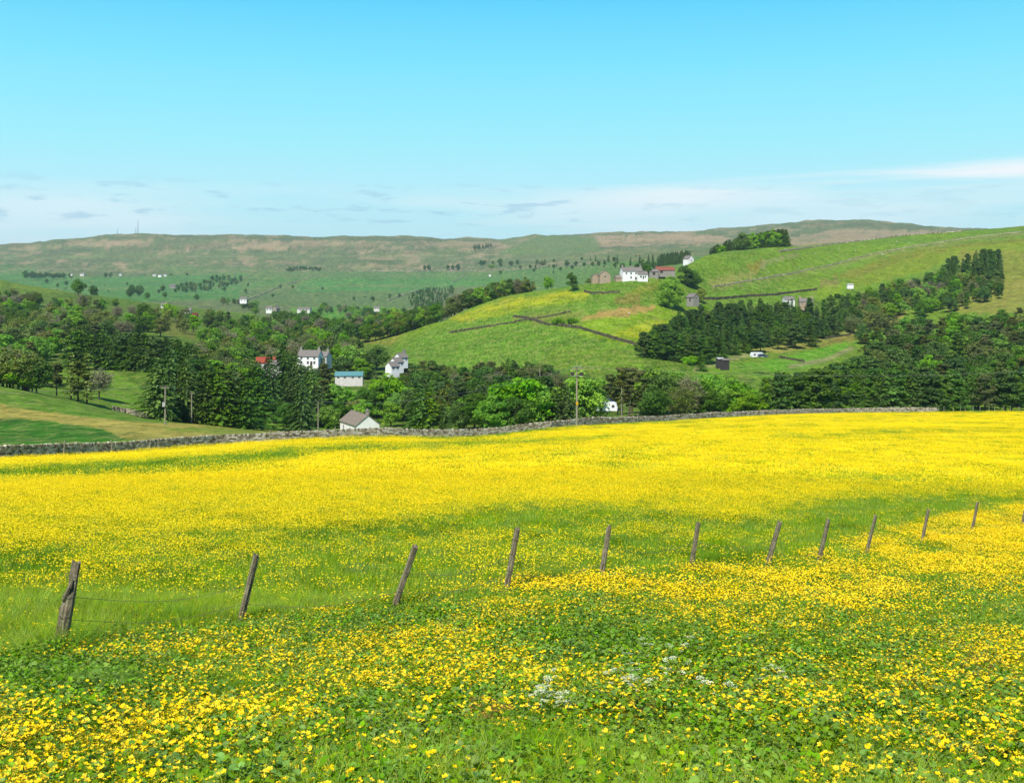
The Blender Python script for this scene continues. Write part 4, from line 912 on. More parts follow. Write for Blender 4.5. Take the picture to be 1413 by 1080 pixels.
def stone_wall(name, pts, h, label, sl=.42, courses=6, thick=.55, gap=.03, seed=0, group=None, uneven=.12, wm=None):
    wm = wm or M_wall
    r = np.random.default_rng(seed); P = resample(pts, sl*.9); V = []; Q = []; VC = []; QC = []
    hgt = h*(1+uneven*(fbm(np.arange(len(P))/14.0, np.zeros(len(P)), seed+5, 3)-.5)*2)
    fq = np.array([(0,3,2,1),(4,5,6,7),(0,1,5,4),(1,2,6,5),(2,3,7,6),(3,0,4,7)])
    def stone(c, d, n_, l, w, hh, V, Q, up=0.0):
        b = len(V); l *= r.uniform(.75, 1.15); w *= r.uniform(.8, 1.15); hh *= r.uniform(.8, 1.1); ti = r.normal(0, .07)+up
        for sx, sy, sz in ((-1,-1,-1),(1,-1,-1),(1,1,-1),(-1,1,-1),(-1,-1,1),(1,-1,1),(1,1,1),(-1,1,1)):
            V.append(c+d*sx*l/2*r.uniform(.82,1)+n_*sy*w/2*r.uniform(.85,1)+np.array([0,0,1])*(sz*hh/2*r.uniform(.85,1)+sx*ti*l/2))
        Q.extend((fq+b).tolist())
    for i in range(len(P)-1):
        d = P[i+1]-P[i]; L = np.linalg.norm(d); d = d/L; n_ = np.array([-d[1], d[0], 0]); n_ /= np.linalg.norm(n_)
        ch = hgt[i]*.8/courses
        for k in range(courses):
            t = k/courses; g = P[i]+d*L*((.5 if k % 2 else 0)+r.uniform(-.1,.1)); g = np.array([g[0], g[1], gz(g[0], g[1])-.08])
            stone(g+np.array([0,0,ch*(k+.5)]), d, n_, sl, thick*(1-.35*t), ch*1.05, V, Q)
        for q in range(2):
            g = P[i]+d*L*(q*.5+r.uniform(-.06,.06)); g = np.array([g[0], g[1], gz(g[0], g[1])-.08])
            stone(g+np.array([0,0,hgt[i]*.8+h*.1]), d, n_, sl*.45, thick*.62, h*.24*r.uniform(.7,1.3), VC, QC, r.normal(0,.35))
    e = mesh_obj(name, V, Q, wm); tag(e, label, 'wall', group); mesh_obj('coping', VC, QC, wm, e); return e
uw = np.concatenate([np.arange(-140, 1300, 6.0)])
main = [np.array(W(u, Ywall(u)+.2)) for u in uw]
stone_wall('dry_stone_wall', main, 1.25, 'long grey dry stone wall along the far edge of the yellow meadow', .5, 5, .6, seed=3, uneven=.12)
def wall2(P, h, label, Ymin, Ymax, seed, sl=.9, courses=3, group='field walls on the far hillsides', wm=None):
    pts = path_pts(P, None, Ymin, Ymax)
    if len(pts) > 2: stone_wall('field_wall', pts, h, label, sl, courses, max(.6, sl*.6), seed=seed, group=group, uneven=.22, wm=wm or (M_fwall if P[0][1] > 395 and P[0][0] > 600 else None))
wall2([(708,438),(730,441),(757,450),(762,449),(800,454),(820,460),(845,468),(882,478)], 1.5, 'dark dry stone wall stepping down the green hillside above the pine block', 400, 760, 11, .6, 4)
wall2([(806,403),(815,406),(858,405)], 1.5, 'short dry stone wall on the hillside below the white farmhouse', 500, 760, 12, .6, 4)
wall2([(945,413),(990,414),(1035,410),(1070,408),(1130,400)], 1.6, 'dry stone wall running right from the ruined stone house', 500, 900, 13, .6, 4)
wall2([(985,397),(1060,384),(1140,368),(1200,352),(1262,340),(1340,328),(1413,320)], .8, 'pale wall beside the track climbing the upper right hillside', 560, 1200, 14, 1.1, 2, wm=M_wall)
wall2([(620,460),(690,449),(760,437),(790,431)], 1.1, 'low pale wall crossing the lower green hillside', 450, 760, 15, .9, 2)
wall2([(395,393),(420,386),(440,379)], 1.8, 'pale wall slanting up the far fields, left one', 1300, 3400, 16, 3, 2)
wall2([(536,415),(562,406),(580,400)], 1.8, 'pale wall slanting up to the hazy plantation', 1300, 3400, 17, 3, 2)
wall2([(624,391),(635,384),(645,376)], 1.8, 'pale wall slanting up the far fields above the wooded clough', 1300, 3400, 18, 3, 2)
wall2([(300,397),(330,388),(350,379)], 1.8, 'pale wall along the edge of the sloping far left field', 1300, 3400, 19, 3, 2)
wall2([(455,375),(560,374),(700,373),(760,367),(830,364)], 1.5, 'long level wall between the moor and the far fields', 1500, 3600, 20, 3.5, 2)
wall2([(330,418),(360,407),(395,393)], 1.8, 'pale wall at the bottom of the far fields, left of the shed', 1200, 3000, 21, 3, 2)
wall2([(156,566),(175,570),(205,578)], 1.3, 'short ruined wall left of the front conifers', 200, 330, 22, .45, 5, 'walls behind the meadow')
wall2([(1100,462),(1140,468),(1176,462)], 1.2, 'dark low wall above the caravan field', 400, 700, 23, .6, 3, 'walls behind the meadow')
wall2([(1075,494),(1112,500)], 1.2, 'short dark wall end in the caravan field', 380, 620, 24, .6, 3, 'walls behind the meadow')
wall2([(1075,348),(1160,336),(1250,325),(1330,319.5)], 1.2, 'crest wall on the skyline of the green hill', 700, 1140, 25, 1.6, 2)

# ------------------------------------------------------------------ leaning fence posts
def wood_mat(name, a, b, c):
    m, nt = newmat(name); t = nt.nodes.new('ShaderNodeTexCoord'); mp = nt.nodes.new('ShaderNodeMapping'); nt.links.new(t.outputs['Object'], mp.inputs['Vector']); mp.inputs['Scale'].default_value = (38, 38, 2.2)
    n = noise(nt, 1, 6, .7, mp.outputs[0], .6); n2 = objnoise(nt, 5, 4, .6); n3 = objnoise(nt, 40, 3, .6)
    col = ramp(nt, n, [(.3, c), (.47, b), (.66, a)]); col = mixc(nt, ramp(nt, n2, [(.45,(0,0,0)),(.7,(.7,.7,.7))]), col, A_t((142,148,108)))
    col = mixc(nt, ramp(nt, n3, [(.6,(0,0,0)),(.68,(.6,.6,.6))]), col, A_t((205,205,190)))
    out_bsdf(nt, col, .95, n, .8, .012, .1); return m
M_post = wood_mat('weathered_wood', A_t((188,176,150)), A_t((128,112,90)), A_t((58,48,38)))
M_wire = simple('rusty_wire', A_t((130,120,110)), A_t((100,80,66)), 20, .6)
def post_mesh(seed, h, w, broken=False, rotten=.5):
    """split timber post: uneven four to six sided section, worn top, long cracks"""
    r = np.random.default_rng(seed); n = 10; rows_ = 16; V = []; Q = []
    sec = np.array([w*(.86+.28*r.uniform()) for _ in range(n)]); sq = [1/max(abs(math.cos(2*math.pi*k/n)), abs(math.sin(2*math.pi*k/n))) for k in range(n)]
    crack = r.integers(0, n)
    for i in range(rows_+1):
        t = i/rows_; z = -.35+(h+.35)*t; tw = .12*t; wx = r.normal(0, .05); wy = r.normal(0, .004)
        for k in range(n):
            a = 2*math.pi*k/n+tw; rr = sec[k]*(.72+.28*min(sq[k], 1.25))*(1-.14*t)*(1+r.normal(0,.035))
            if k == crack: rr *= .72+.1*math.sin(t*9)
            zz = z+((r.uniform(-.04, .03)+.02*math.cos(a+seed)) if i == rows_ else 0)
            if broken and t > .62 and math.cos(a+2.6) > -.1: rr *= .45 if t > .7 else .8
            V.append((rr*math.cos(a)+wx*w*.3, rr*math.sin(a)+wy, zz))
    for i in range(rows_):
        for k in range(n): Q.append((i*n+k, i*n+(k+1)%n, (i+1)*n+(k+1)%n, (i+1)*n+k))
    b = len(V); top = V[-n:]; c = np.mean(top, axis=0); V.append((c[0], c[1], c[2]-.015))
    for k in range(n): Q.append((rows_*n+k, rows_*n+(k+1)%n, b))
    return V, Q
# u base, v base, u top, v top, half width in metres
PB = [(83,893,104,773,.088,'thick broken grey post with a split snapped top, leftmost of the fence'),(330,865,353,766,.058,'dark brown leaning post with two wire loops, second from the left'),
 (541,846,573,753,.062,'pale grey post leaning strongly right, third from the left'),(697,822,714,729,.062,'grey cracked post in front of a grassy hollow, fourth from the left'),
 (829,801,841,726,.06,'grey upright-leaning post with a ragged foot, fifth from the left'),(953,787,963,721,.06,'nearly upright post in the middle right gap, sixth from the left'),
 (1058,783,1076,719,.062,'pale top post above dark grass, seventh from the left'),(1129,778,1143,716,.056,'darkest slim brown post, eighth from the left'),
 (1195,767,1208,711,.052,'crooked pale post among orange flowers, ninth from the left'),(1272,750,1281,703,.056,'short post on the flowery bank, tenth from the left'),
 (1340,737,1349,692,.056,'last whole post before the right edge, eleventh from the left'),(1410,728,1415,703,.056,'post cut by the right edge of the view')]
POSTTOP = []
for i, (ub, vb, ut, vt2, hw, lab) in enumerate(PB):
    y = float(Yfence(ub)); y = hit(ub, vb, y*.8, y*1.5) or y
    p = np.array(W(ub, y)); h = (vb-vt2)/F*y; lean = (ut-ub)/F*y
    L = math.hypot(h, lean); V, Q = post_mesh(40+i, L, hw, i == 0)
    e = empty('fence_post', tuple(p)); e.rotation_euler = (random.uniform(-.04,.04), math.atan2(lean, h), 0); e.name = 'fence_post'
    tag(e, lab, 'post', 'leaning posts of the old meadow fence')
    mesh_obj('timber', V, Q, M_post, e, smooth=False)
    mb = MB()
    for q in (.38, .62, .84)[:3 if i != 2 else 2]:
        z = L*q; mb.tube([(hw*1.08*math.cos(a), hw*1.08*math.sin(a), z+.01*math.sin(a)) for a in [k*math.pi/4 for k in range(9)]], .004, 4)
    mb.build('wire_loop', M_wire, e)
    if i == 0:
        mb = MB().tube([(-.05,-.03,L*.55),(.02,-.07,L*.72),(.03,-.05,L*.80)], [.035,.03,.012], 6); mb.build('splinter', M_post, e)
    POSTTOP.append((p, lean/h, h))
for j, q in enumerate((.34, .6)):
    for a, b in zip(range(0, 11), range(1, 12)):
        if random.random() < .35 and a > 0: continue
        pa, la, ha = POSTTOP[a]; pb, lb, hb = POSTTOP[b]
        A3 = pa+np.array([la*ha*q, -.07, ha*q]); B3 = pb+np.array([lb*hb*q, -.07, hb*q])
        pts = [A3+(B3-A3)*t+np.array([0, .02*math.sin(9*t), -.16*math.sin(math.pi*t)]) for t in np.linspace(0, 1, 11)]
        w = MB().tube(pts, .0036, 3).build('fence_wire', M_wire); tag(w, '%s slack rusty wire between the %s and %s leaning posts' % (('lower','upper')[j], ORD[a] if a else 'first', ORD[b] if b < 11 else 'last'), 'wire', 'slack wires of the old meadow fence')
# small stakes by the stone wall and along the brow on the right
M_stake = wood_mat('pale_stake', A_t((214,206,186)), A_t((176,164,140)), A_t((120,108,90)))
def stake(u, y, h, w, lean, lab, group):
    V, Q = post_mesh(int(u), h, w); e = mesh_obj('stake', V, Q, M_stake); p = W(u, y, 0); e.location = p; e.rotation_euler = (0, lean, 0); tag(e, lab, 'post', group)
st = [(88,.05),(154,-.03),(206,.12),(218,.02),(596,.0),(372,.05),(512,-.04),(462,.03),(1118,-.14),(1092,0.02),(1228,.03),(1178,-.05),(1002,.02),(880,0.02),(1150,.03)]
st.sort()
for i, (u, l) in enumerate(st):
    stake(u, float(Ywall(u))-.7, random.uniform(1.35,1.8), .06, l, 'thin pale stake standing against the stone wall, %s from the left' % (ORD[i] if i else 'first'), 'stakes against the stone wall')
for i, u in enumerate(range(1243, 1420, 10)):
    uu = u+random.uniform(-3, 3); stake(uu, float(Ywall(uu))+1.5, random.uniform(1.2,1.6), .06, random.uniform(-.08,.08), 'thin grey post on the meadow brow under the dark right-hand trees', 'thin posts on the meadow brow at right')

# ------------------------------------------------------------------ electricity poles and cables
M_pole = wood_mat('pole_wood', A_t((200,192,172)), A_t((170,160,140)), A_t((126,116,100)))
M_metal = simple('grey_metal', A_t((160,166,168)), A_t((120,126,130)), 5, .5, 0, .5)
M_whitebox = simple('pale_metal', A_t((225,226,222)), A_t((190,194,190)), 5, .5)
M_yel = simple('yellow_plate', A_t((250,200,20)), A_t((235,180,20)), 5, .5)
M_ins = simple('insulator', A_t((90,80,76)), A_t((60,54,50)), 5, .4)
def upole(u, vb, vt2, y, label, arm=1.6, box=False, hframe=False, base_y=None):
    h = (vb-vt2)/F*y; x, yy, z = W(u, y); ztop = -(vt2-V0)/F*y; h = ztop-z
    e = empty('electricity_pole', (x, yy, z), .15); tag(e, label, 'pole', 'wooden electricity poles behind the meadow')
    MB().tube([(0,0,-.5),(0,0,h*.5),(0,0,h)], [.17,.15,.12], 10).build('pole', M_pole, e)
    if arm:
        MB().box((0,-.17,h-.35), (arm,.12,.14)).build('crossarm', M_pole, e)
        for q in ((-.45,0,.45) if arm > 1 else (0,)):
            MB().tube([(q*arm,-.17,h-.28),(q*arm,-.17,h-.05)], [.05,.035], 6).build('insulator', M_ins, e)
    if box:
        b = MB().box((-.22,-.28,h*.52), (.5,.4,.75)); b.tube([(-.3,-.3,h*.52+.36),(-.3,-.3,h*.52+.6)], .05, 6); b.build('transformer', M_whitebox, e)
    if hframe:
        b = MB().box((0,-.24,h-1.35), (1.9,.1,.1)); b.box((0,.24,h-1.35), (1.9,.1,.1)); b.box((0,-.2,h-.02),(1.5,.1,.1)); b.build('steel_bracket', M_metal, e)
        for q in (-.7,.7): MB().box((q,-.1,h-1.05), (.5,.4,.5)).build('switch_box', M_ins, e)
        for q in (-.5,.1,.6): MB().tube([(q,-.2,h),(q+.1,-.2,h+.35)], [.05,.03], 6).build('insulator', M_metal, e)
        MB().box((.0,-.19,h*.40), (.34,.03,.45)).build('warning_plate', M_yel, e)
    return (x, yy, ztop)
t1 = upole(228, 600, 532, 205, 'electricity pole with crossarm and white transformer in front of the conifers', 1.6, box=True)
t2 = upole(264.5, 581, 541, 258, 'plain short electricity pole right of the transformer pole', .9)
t3 = upole(439, 592, 553, 285, 'plain electricity pole just left of the white barn', 0)
t4 = upole(796, 592, 506, 163, 'tall electricity pole at the stone wall with switchgear and yellow plate', 1.9, hframe=True)
t5 = upole(858, 568, 534, 300, 'plain electricity pole right of the white caravan', 0)
t6 = upole(745, 540, 508, 330, 'thin pale pole in the pine block above the round bright tree', 0)
t7 = upole(446, 478, 464, 760, 'small distant pole in the green clearing above the white house', .0)
M_cable = simple('cable', A_t((150,156,160)), A_t((120,124,128)), 5, .5)
def cable(a, b, sag, lab):
    a = np.array(a); b = np.array(b); pts = [a+(b-a)*t-np.array([0,0,sag*4*t*(1-t)]) for t in np.linspace(0, 1, 17)]
    tag(MB().tube(pts, .022, 4).build('overhead_cable', M_cable), lab, 'cable', 'overhead cables')
cable(t1, t3, 1.6, 'thin overhead cable from the transformer pole to the pole by the barn')
cable(t3, t4, 2.4, 'thin overhead cable from the barn pole to the tall pole at the wall')
cable((t1[0],t1[1],t1[2]), (-150,150,t1[2]+6), 2, 'thin overhead cable leaving the transformer pole to the left')
yc = 235; cable(t4, ((1480-U0)/F*yc, yc, -(508-V0)/F*yc), 1.5, 'thin overhead cable from the tall pole across the right-hand hedge of conifers')
cable(t4, t5, 1.2, 'thin overhead cable from the tall pole to the pole by the caravan')

# ------------------------------------------------------------------ buildings
M_white = simple('whitewash', (.82,.81,.78), (.72,.71,.67), .9, .85, .2)
M_whites = simple('old_whitewash', (.66,.63,.57), (.5,.47,.42), 1.2, .85, .2)
M_slate = simple('slate_roof', A_t((164,156,146)), A_t((116,110,106)), 3.5, .8, .4)
M_slab = simple('stone_slab_roof', A_t((172,160,142)), A_t((124,114,100)), 2.5, .9, .5)
M_red = simple('red_roof', A_t((190,92,64)), A_t((160,70,50)), 2.5, .8)
M_dullred = simple('dull_red_roof', A_t((176,104,84)), A_t((140,84,70)), 1.5, .9)
M_rust = simple('rusty_tin', A_t((150,60,50)), A_t((110,50,44)), 2, .9)
M_teal = simple('teal_roof', A_t((120,176,176)), A_t((92,152,156)), 2, .5)
M_sand = simple('sandstone', A_t((222,200,170)), A_t((170,148,124)), 2.0, .95, .6)
M_greyst = simple('grey_stone', A_t((196,188,174)), A_t((146,140,130)), 2.0, .95, .6)
M_glass = simple('window_glass', (.03,.035,.045), (.05,.055,.06), 3, .15, 0, .6)
M_trim = simple('painted_frame', (.55,.54,.5), (.5,.5,.46), 3, .6)
M_dark = simple('dark_timber', (.035,.03,.028), (.06,.05,.045), 3, .8)
def building(name, u, v, Ymin, L, D, hw, hr, rz, mw, mr, label, cat='house', wins=(), door=None, chim=(), drop=0.0, group=None, y=None, hip=False, eave=.3, gwins=()):
    """L along local x, D along local y (front is -y); wins = (x, z, w, h) on the front, gwins = (y, z, w, h) on the +x gable"""
    y = y or hit(u, v, Ymin) or Ymin; x, yy, z = W(u, y, 0); z = -(v-V0)/F*y
    e = empty(name, (x, yy, z), rz); tag(e, label, cat, group)
    l, d = L/2, D/2
    mb = MB(); mb.add([(-l,-d,-2.5),(l,-d,-2.5),(l,d,-2.5),(-l,d,-2.5),(-l,-d,hw),(l,-d,hw),(l,d,hw),(-l,d,hw),(-l,0,hw+hr),(l,0,hw+hr)],
        [(0,1,5,4),(1,2,6,9,5),(2,3,7,6),(3,0,4,8,7)]); mb.build('wall', mw, e)
    t = .16; ex = l+.18; ey = d+eave; zz = hw-hr*eave/d
    rf = MB()
    for s in (-1, 1):
        P = [(-ex,s*ey,zz),(ex,s*ey,zz),(ex,0,hw+hr+.02),(-ex,0,hw+hr+.02)]; P2 = [(a,b,c+t) for a,b,c in P]
        rf.add(P+P2, [(0,1,2,3),(4,5,6,7),(0,1,5,4),(1,2,6,5),(2,3,7,6),(3,0,4,7)])
    rf.tube([(-ex,0,hw+hr+t+.02),(ex,0,hw+hr+t+.02)], .13, 6)
    ro = rf.build('roof', mr, e)
    for c in chim:
        m = MB().box((c*l,0,hw+hr+.55), (.95,.7,1.5)); m.box((c*l,0,hw+hr+1.36), (1.1,.85,.14)); m.tube([(c*l-.2,0,hw+hr+1.4),(c*l-.2,0,hw+hr+1.75)], .12, 6); m.tube([(c*l+.2,0,hw+hr+1.4),(c*l+.2,0,hw+hr+1.75)], .12, 6)
        m.build('chimney', mw if mw is M_sand or mw is M_greyst else M_greyst, ro)
    for (wx, wz, ww, wh) in wins:
        f = MB(); b_ = .09
        f.box((wx,-d-.03,wz+wh/2+b_/2),(ww+2*b_,.1,b_)); f.box((wx,-d-.03,wz-wh/2-b_/2),(ww+2*b_,.14,b_)); f.box((wx-ww/2-b_/2,-d-.03,wz),(b_,.1,wh)); f.box((wx+ww/2+b_/2,-d-.03,wz),(b_,.1,wh)); f.box((wx,-d-.035,wz),(.05,.06,wh))
        wo_ = f.build('window', M_trim, e); MB().box((wx,-d-.012,wz),(ww,.03,wh)).build('pane', M_glass, wo_)
    for (wy, wz, ww, wh) in gwins:
        f = MB(); f.box((l+.03,wy,wz+wh/2+.045),(.1,ww+.18,.09)); f.box((l+.03,wy,wz-wh/2-.045),(.14,ww+.18,.09)); wo_ = f.build('window', M_trim, e); MB().box((l+.012,wy,wz),(.03,ww,wh)).build('pane', M_glass, wo_)
    if door: MB().box((door[0],-d-.03,door[1]/2),(door[2],.06,door[1])).build('door', M_dark, e)
    return e
R = math.radians
# white barn by the wall: long side faces left, gable faces the camera
building('barn', 496, 597.5, 285, 12.6, 6.2, 2.9, 2.3, R(-62), M_white, M_slab, 'whitewashed barn with brown slab roof just behind the stone wall', 'barn', y=283, wins=((-3.4,1.5,.8,.9),(1.9,1.3,.8,.9)), chim=(.93,))
building('house', 428, 504, 400, 9, 6, 4.0, 2.2, R(-8), M_white, M_slate, 'two storey white house with grey slate roof above the teal shed', 'house', y=455, wins=((-2.8,1.4,.8,1.1),(0,1.4,.8,1.1),(2.8,1.4,.8,1.1),(-2.8,3.2,.8,.9),(0,3.2,.8,.9),(2.8,3.2,.8,.9)), chim=(-.85,.85), door=(1.5,1.9,.9), gwins=((0,3.2,.8,.9),))
building('house', 447, 500, 400, 5, 5, 2.8, 1.8, R(-18), M_whites, M_slate, 'small cream stone house half hidden by a tree right of the white house', 'house', y=470, wins=((-1.5,1.6,.8,1.1),(1.5,1.6,.8,1.1)), chim=(.8,))
building('bungalow', 367, 509, 400, 7.4, 6, 2.7, 2.0, R(6), M_whites, M_red, 'small white bungalow with a bright red roof left of the big conifers', 'house', y=440, wins=((-2,1.5,1.1,1.1),(1.8,1.5,1.1,1.1)), door=(0,2,.9))
building('outbuilding', 381, 511, 400, 4.6, 5, 2.4, 1.5, R(8), M_whites, M_slate, 'low grey roofed outbuilding joined to the right of the red roofed bungalow', 'shed', y=438, wins=((0,1.3,.7,.8),))
building('long_shed', 482, 523, 370, 10.5, 5, 1.5, 1.2, R(4), M_whites, M_teal, 'long white shed with a teal blue roof among the trees', 'shed', y=420, wins=((-4,.9,.8,.6),(-1.5,.9,.8,.6),(1.5,.9,.8,.6),(4,.9,.8,.6)))
for (tu, tv, ty, tl) in ((541.5,512,438,'lowest'),(547.5,506,446,'middle'),(553.5,499.5,454,'highest')):
    building('terraced_house', tu, tv, 400, 3.9, 4.4, 2.1, 1.5, R(40), M_white, M_slate, tl+' of three stepped white terraced houses below the green hill', 'house', y=ty, wins=((-1.0,1.3,.7,.8),(1.0,1.3,.7,.8)), chim=(.8,) if tl == 'highest' else (), group='stepped white terrace')
# hill farm
building('farmhouse', 871, 386.5, 600, 13, 7.5, 5.6, 2.4, R(10), M_white, M_slate, 'large white farmhouse with grey roof on the hill crest', 'house', y=690, wins=((-4.2,4.2,.9,1.2),(-1.2,4.2,.9,1.2),(2,4.2,.9,1.2),(4.8,4.2,.9,1.2),(-1.2,1.6,.9,1.3),(4.8,1.6,.9,1.3)), chim=(-.9,.1,.92), door=(2,2.1,1.1))
building('farm_wing', 885.5, 385, 600, 6.5, 5.5, 3.0, 1.8, R(10), M_white, M_slate, 'low white wing at the right end of the hill farmhouse', 'house', y=688, wins=((-1.4,1.5,1.2,1.1),(1.6,1.5,.9,1.1)), door=(.2,2,.8))
building('stone_lean_to', 853.5, 389, 600, 4.5, 5, 2.6, 1.5, R(10), M_sand, M_slab, 'small stone outhouse at the left end of the hill farmhouse', 'shed', y=690)
building('stone_barn', 833.5, 389.5, 600, 6.5, 7, 4.6, 2.8, R(-82), M_sand, M_slab, 'pinkish stone barn with its gable towards the camera, left of the farmhouse', 'barn', y=690, gwins=((0,3.6,1,1.1),))
building('ruined_barn', 823, 390, 600, 3.6, 6, 4.4, 1.2, R(-80), M_sand, M_slab, 'narrow ruined stone barn end left of the pinkish stone barn', 'barn', y=694)
building('red_barn', 917, 377, 600, 12, 7, 1.9, 2.2, R(8), M_greyst, M_dullred, 'long stone barn with a rusty red roof right of the farmhouse', 'barn', y=705, door=(-3,1.7,1.8))
building('byre', 901, 379.5, 600, 6, 5, 2.2, 1.4, R(8), M_greyst, M_slate, 'grey stone byre between the farmhouse and the red roofed barn', 'barn', y=700, door=(0,2,1.6))
building('cottage', 950, 364, 900, 8, 6, 4.4, 3, R(-60), M_white, M_slate, 'small white gabled cottage below the far plantation', 'house', y=1000, gwins=((0,3,.9,1.2),))
building('ruined_house', 956, 416, 500, 5, 4, 2.4, 1.6, R(-55), M_greyst, M_slate, 'grey ruined stone house beside the big domed tree', 'house', y=560, door=(0,1.7,.9), gwins=((0,1.9,.7,.8),))
building('shed', 1000, 502, 380, 3.0, 2.2, 1.6, .3, R(20), M_dark, M_slate, 'dark green timber shed beside the caravan track', 'shed', y=440, door=(0,1.4,1.2))
building('shed', 993, 500, 380, 2.6, 2, 1.5, .3, R(20), M_dark, M_whitebox, 'small pale roofed lean-to left of the dark shed', 'shed', y=446)
building('cottage', 1088, 421, 600, 6.5, 6, 3.6, 2, R(5), M_white, M_slate, 'white cottage front showing above the dark conifers on the right', 'house', y=720, wins=((-1.5,2,.9,1.1),(1.5,2,.9,1.1)))
building('house', 1112, 423, 600, 9, 5, 3.4, 2.0, R(-4), M_sand, M_slate, 'long sandstone house half hidden above the dark conifers', 'house', y=725, wins=((-3,2.2,.8,1),(0,2.2,.8,1),(3,2.2,.8,1)), chim=(.85,-.85))
building('shed', 1173, 394, 600, 4.5, 2.5, .7, .5, R(0), M_white, M_whitebox, 'low white shed on the green bank above the right-hand slope', 'shed', y=820)
building('shed', 1006, 358.5, 700, 0.1+5, 4, 2.2, 1, R(15), M_greyst, M_slate, 'tiny stone hut on the green crest left of the track', 'shed', y=905)
# distant farms
far_b_ = [('farm', 114, 379.5, 2600, 16, 9, 5, 3, -8, M_whites, M_slate, 'pale farmhouse in the middle of the far shelter belt','house'),
 ('farm', 99, 379, 2600, 6, 6, 3.5, 2, 0, M_white, M_slate, 'tiny white outhouse left of the shelter belt farmhouse','house'),
 ('farm', 166, 379, 2600, 8, 6, 3.5, 2, 20, M_white, M_slate, 'tiny white hut alone on the far left field','house'),
 ('farm', 213, 380, 2600, 12, 7, 4.5, 2.5, 10, M_whites, M_slate, 'leftmost pale house of the far roadside hamlet','house'),
 ('farm', 221, 381, 2600, 12, 7, 4.5, 2.5, -15, M_white, M_slate, 'middle white house of the far roadside hamlet','house'),
 ('farm', 228, 380, 2600, 9, 7, 4, 2.5, 25, M_white, M_slate, 'rightmost white house of the far roadside hamlet','house'),
 ('house', 102, 411, 1130, 11, 7, 4.5, 2.5, 10, M_white, M_slate, 'white house showing above the left woods, left of its neighbour','house'),
 ('house', 118, 413, 1130, 10, 7, 4, 2.5, -14, M_white, M_slate, 'white house showing above the left woods, right of its neighbour','house'),
 ('house', 238, 396, 1900, 15, 8, 4, 3, 16, M_greyst, M_slate, 'grey farm in the clump beside the far sloping field','house'),
 ('house', 336, 416, 1300, 12, 8, 5, 3, 5, M_white, M_slate, 'small white house at the top of the village trees','house'),
 ('house', 371, 429, 1150, 9, 8, 4.6, 2.6, 12, M_white, M_slate, 'white gabled house left of the long grey shed','house'),
 ('house', 381, 429, 1160, 11, 7, 4.6, 3, 74, M_greyst, M_slate, 'grey stone house between the white gabled house and long shed','house'),
 ('long_shed', 420, 429, 1150, 21, 10, 3.2, 2.2, -6, M_whites, M_slate, 'long grey roofed farm shed in front of the green field','barn'),
 ('house', 520, 427, 1300, 10, 6, 3.4, 2, 0, M_whites, M_slate, 'low pale cottage between two dark trees in the far field','house'),
 ('shed', 269, 437, 900, 7, 5, 3, 1.6, 10, M_rust, M_rust, 'dark red tin shed at the end of the tan field','shed'),
 ('house', 260, 432, 930, 8, 6, 4, 2.2, 0, M_whites, M_slate, 'pale house behind the dark red tin shed','house'),
 ('house', 227, 424, 1000, 8, 6, 4, 2.2, 0, M_whites, M_slate, 'pale house showing among twiggy trees above the tan field','house'),
 ('farm', 676, 380, 2400, 7, 6, 4, 2.2, 0, M_white, M_slate, 'tiny pale hut beside a far field wall','house')]
for (nm, u, v, y, L, D, hw, hr, rz, mw, mr, lab, cat) in far_b_:
    L *= .66; D *= .7; hw *= .6; hr *= .7
    building(nm, u, v, y, L, D, hw, hr, R(rz), mw, mr, lab, cat, y=y, wins=((-L*.25,hw*.5,1,1.2),(L*.25,hw*.5,1,1.2)) if nm != 'shed' else (), chim=(.85,) if cat == 'house' else ())

# ------------------------------------------------------------------ caravans and vehicles
M_van = simple('white_shell', (.78,.78,.76), (.70,.70,.68), 2, .35, 0, .5)
M_blue = simple('dark_blue_paint', (.05,.06,.12), (.04,.05,.10), 2, .35, 0, .5)
M_tyre = simple('tyre', (.02,.02,.02), (.03,.03,.03), 5, .9)
M_rim = simple('wheel_rim', (.4,.4,.4), (.3,.3,.3), 5, .4)
def prism(profile, y0, y1):
    """side outline (x, z) given a width"""
    n = len(profile); V = [(x, y0, z) for x, z in profile]+[(x, y1, z) for x, z in profile]
    return V, [tuple(range(n)), tuple(range(2*n-1, n-1, -1))]+[(k, k+n, (k+1) % n+n, (k+1) % n) for k in range(n)]
def wheels(e, xs, w, r=.33):
    for x in xs:
        for s in (-1, 1):
            t = MB().tube([(x, s*(w/2-.2), r), (x, s*(w/2+.01), r)], r, 14).build('wheel', M_tyre, e); MB().tube([(x, s*(w/2-.02), r), (x, s*(w/2+.03), r)], r*.55, 10).build('rim', M_rim, t)
def caravan(u, v, y, L, rz, label, group=None, plain=False):
    x, yy, z = W(u, y); z = -(v-V0)/F*y; e = empty('caravan', (x, yy, z), rz); tag(e, label, 'caravan', group); l = L/2
    V, Q = prism([(-l,.5),(-l-.08,1.0),(-l+.25,2.1),(-l+.7,2.5),(l-.6,2.5),(l-.15,2.2),(l+.1,1.3),(l,.5)], -1.1, 1.1); mesh_obj('body', V, Q, M_van, e)
    for wx, ww in (((-l*.55,1.0),(l*.5,1.0)) if not plain else ((l*.62,.6),)):
        f = MB().box((wx,-1.12,1.62),(ww+.12,.04,.72)).build('window', M_trim, e); MB().box((wx,-1.146,1.62),(ww,.02,.6)).build('pane', M_glass, f)
    MB().box((0 if not plain else -l*.5,-1.12,1.35),(.6,.04,1.6)).build('door', M_dark if plain else M_trim, e); wheels(e, (0,), 2.15)
    MB().tube([(l,0,.55),(l+1.1,0,.5)], .05, 6).build('tow_bar', M_metal, e); return e
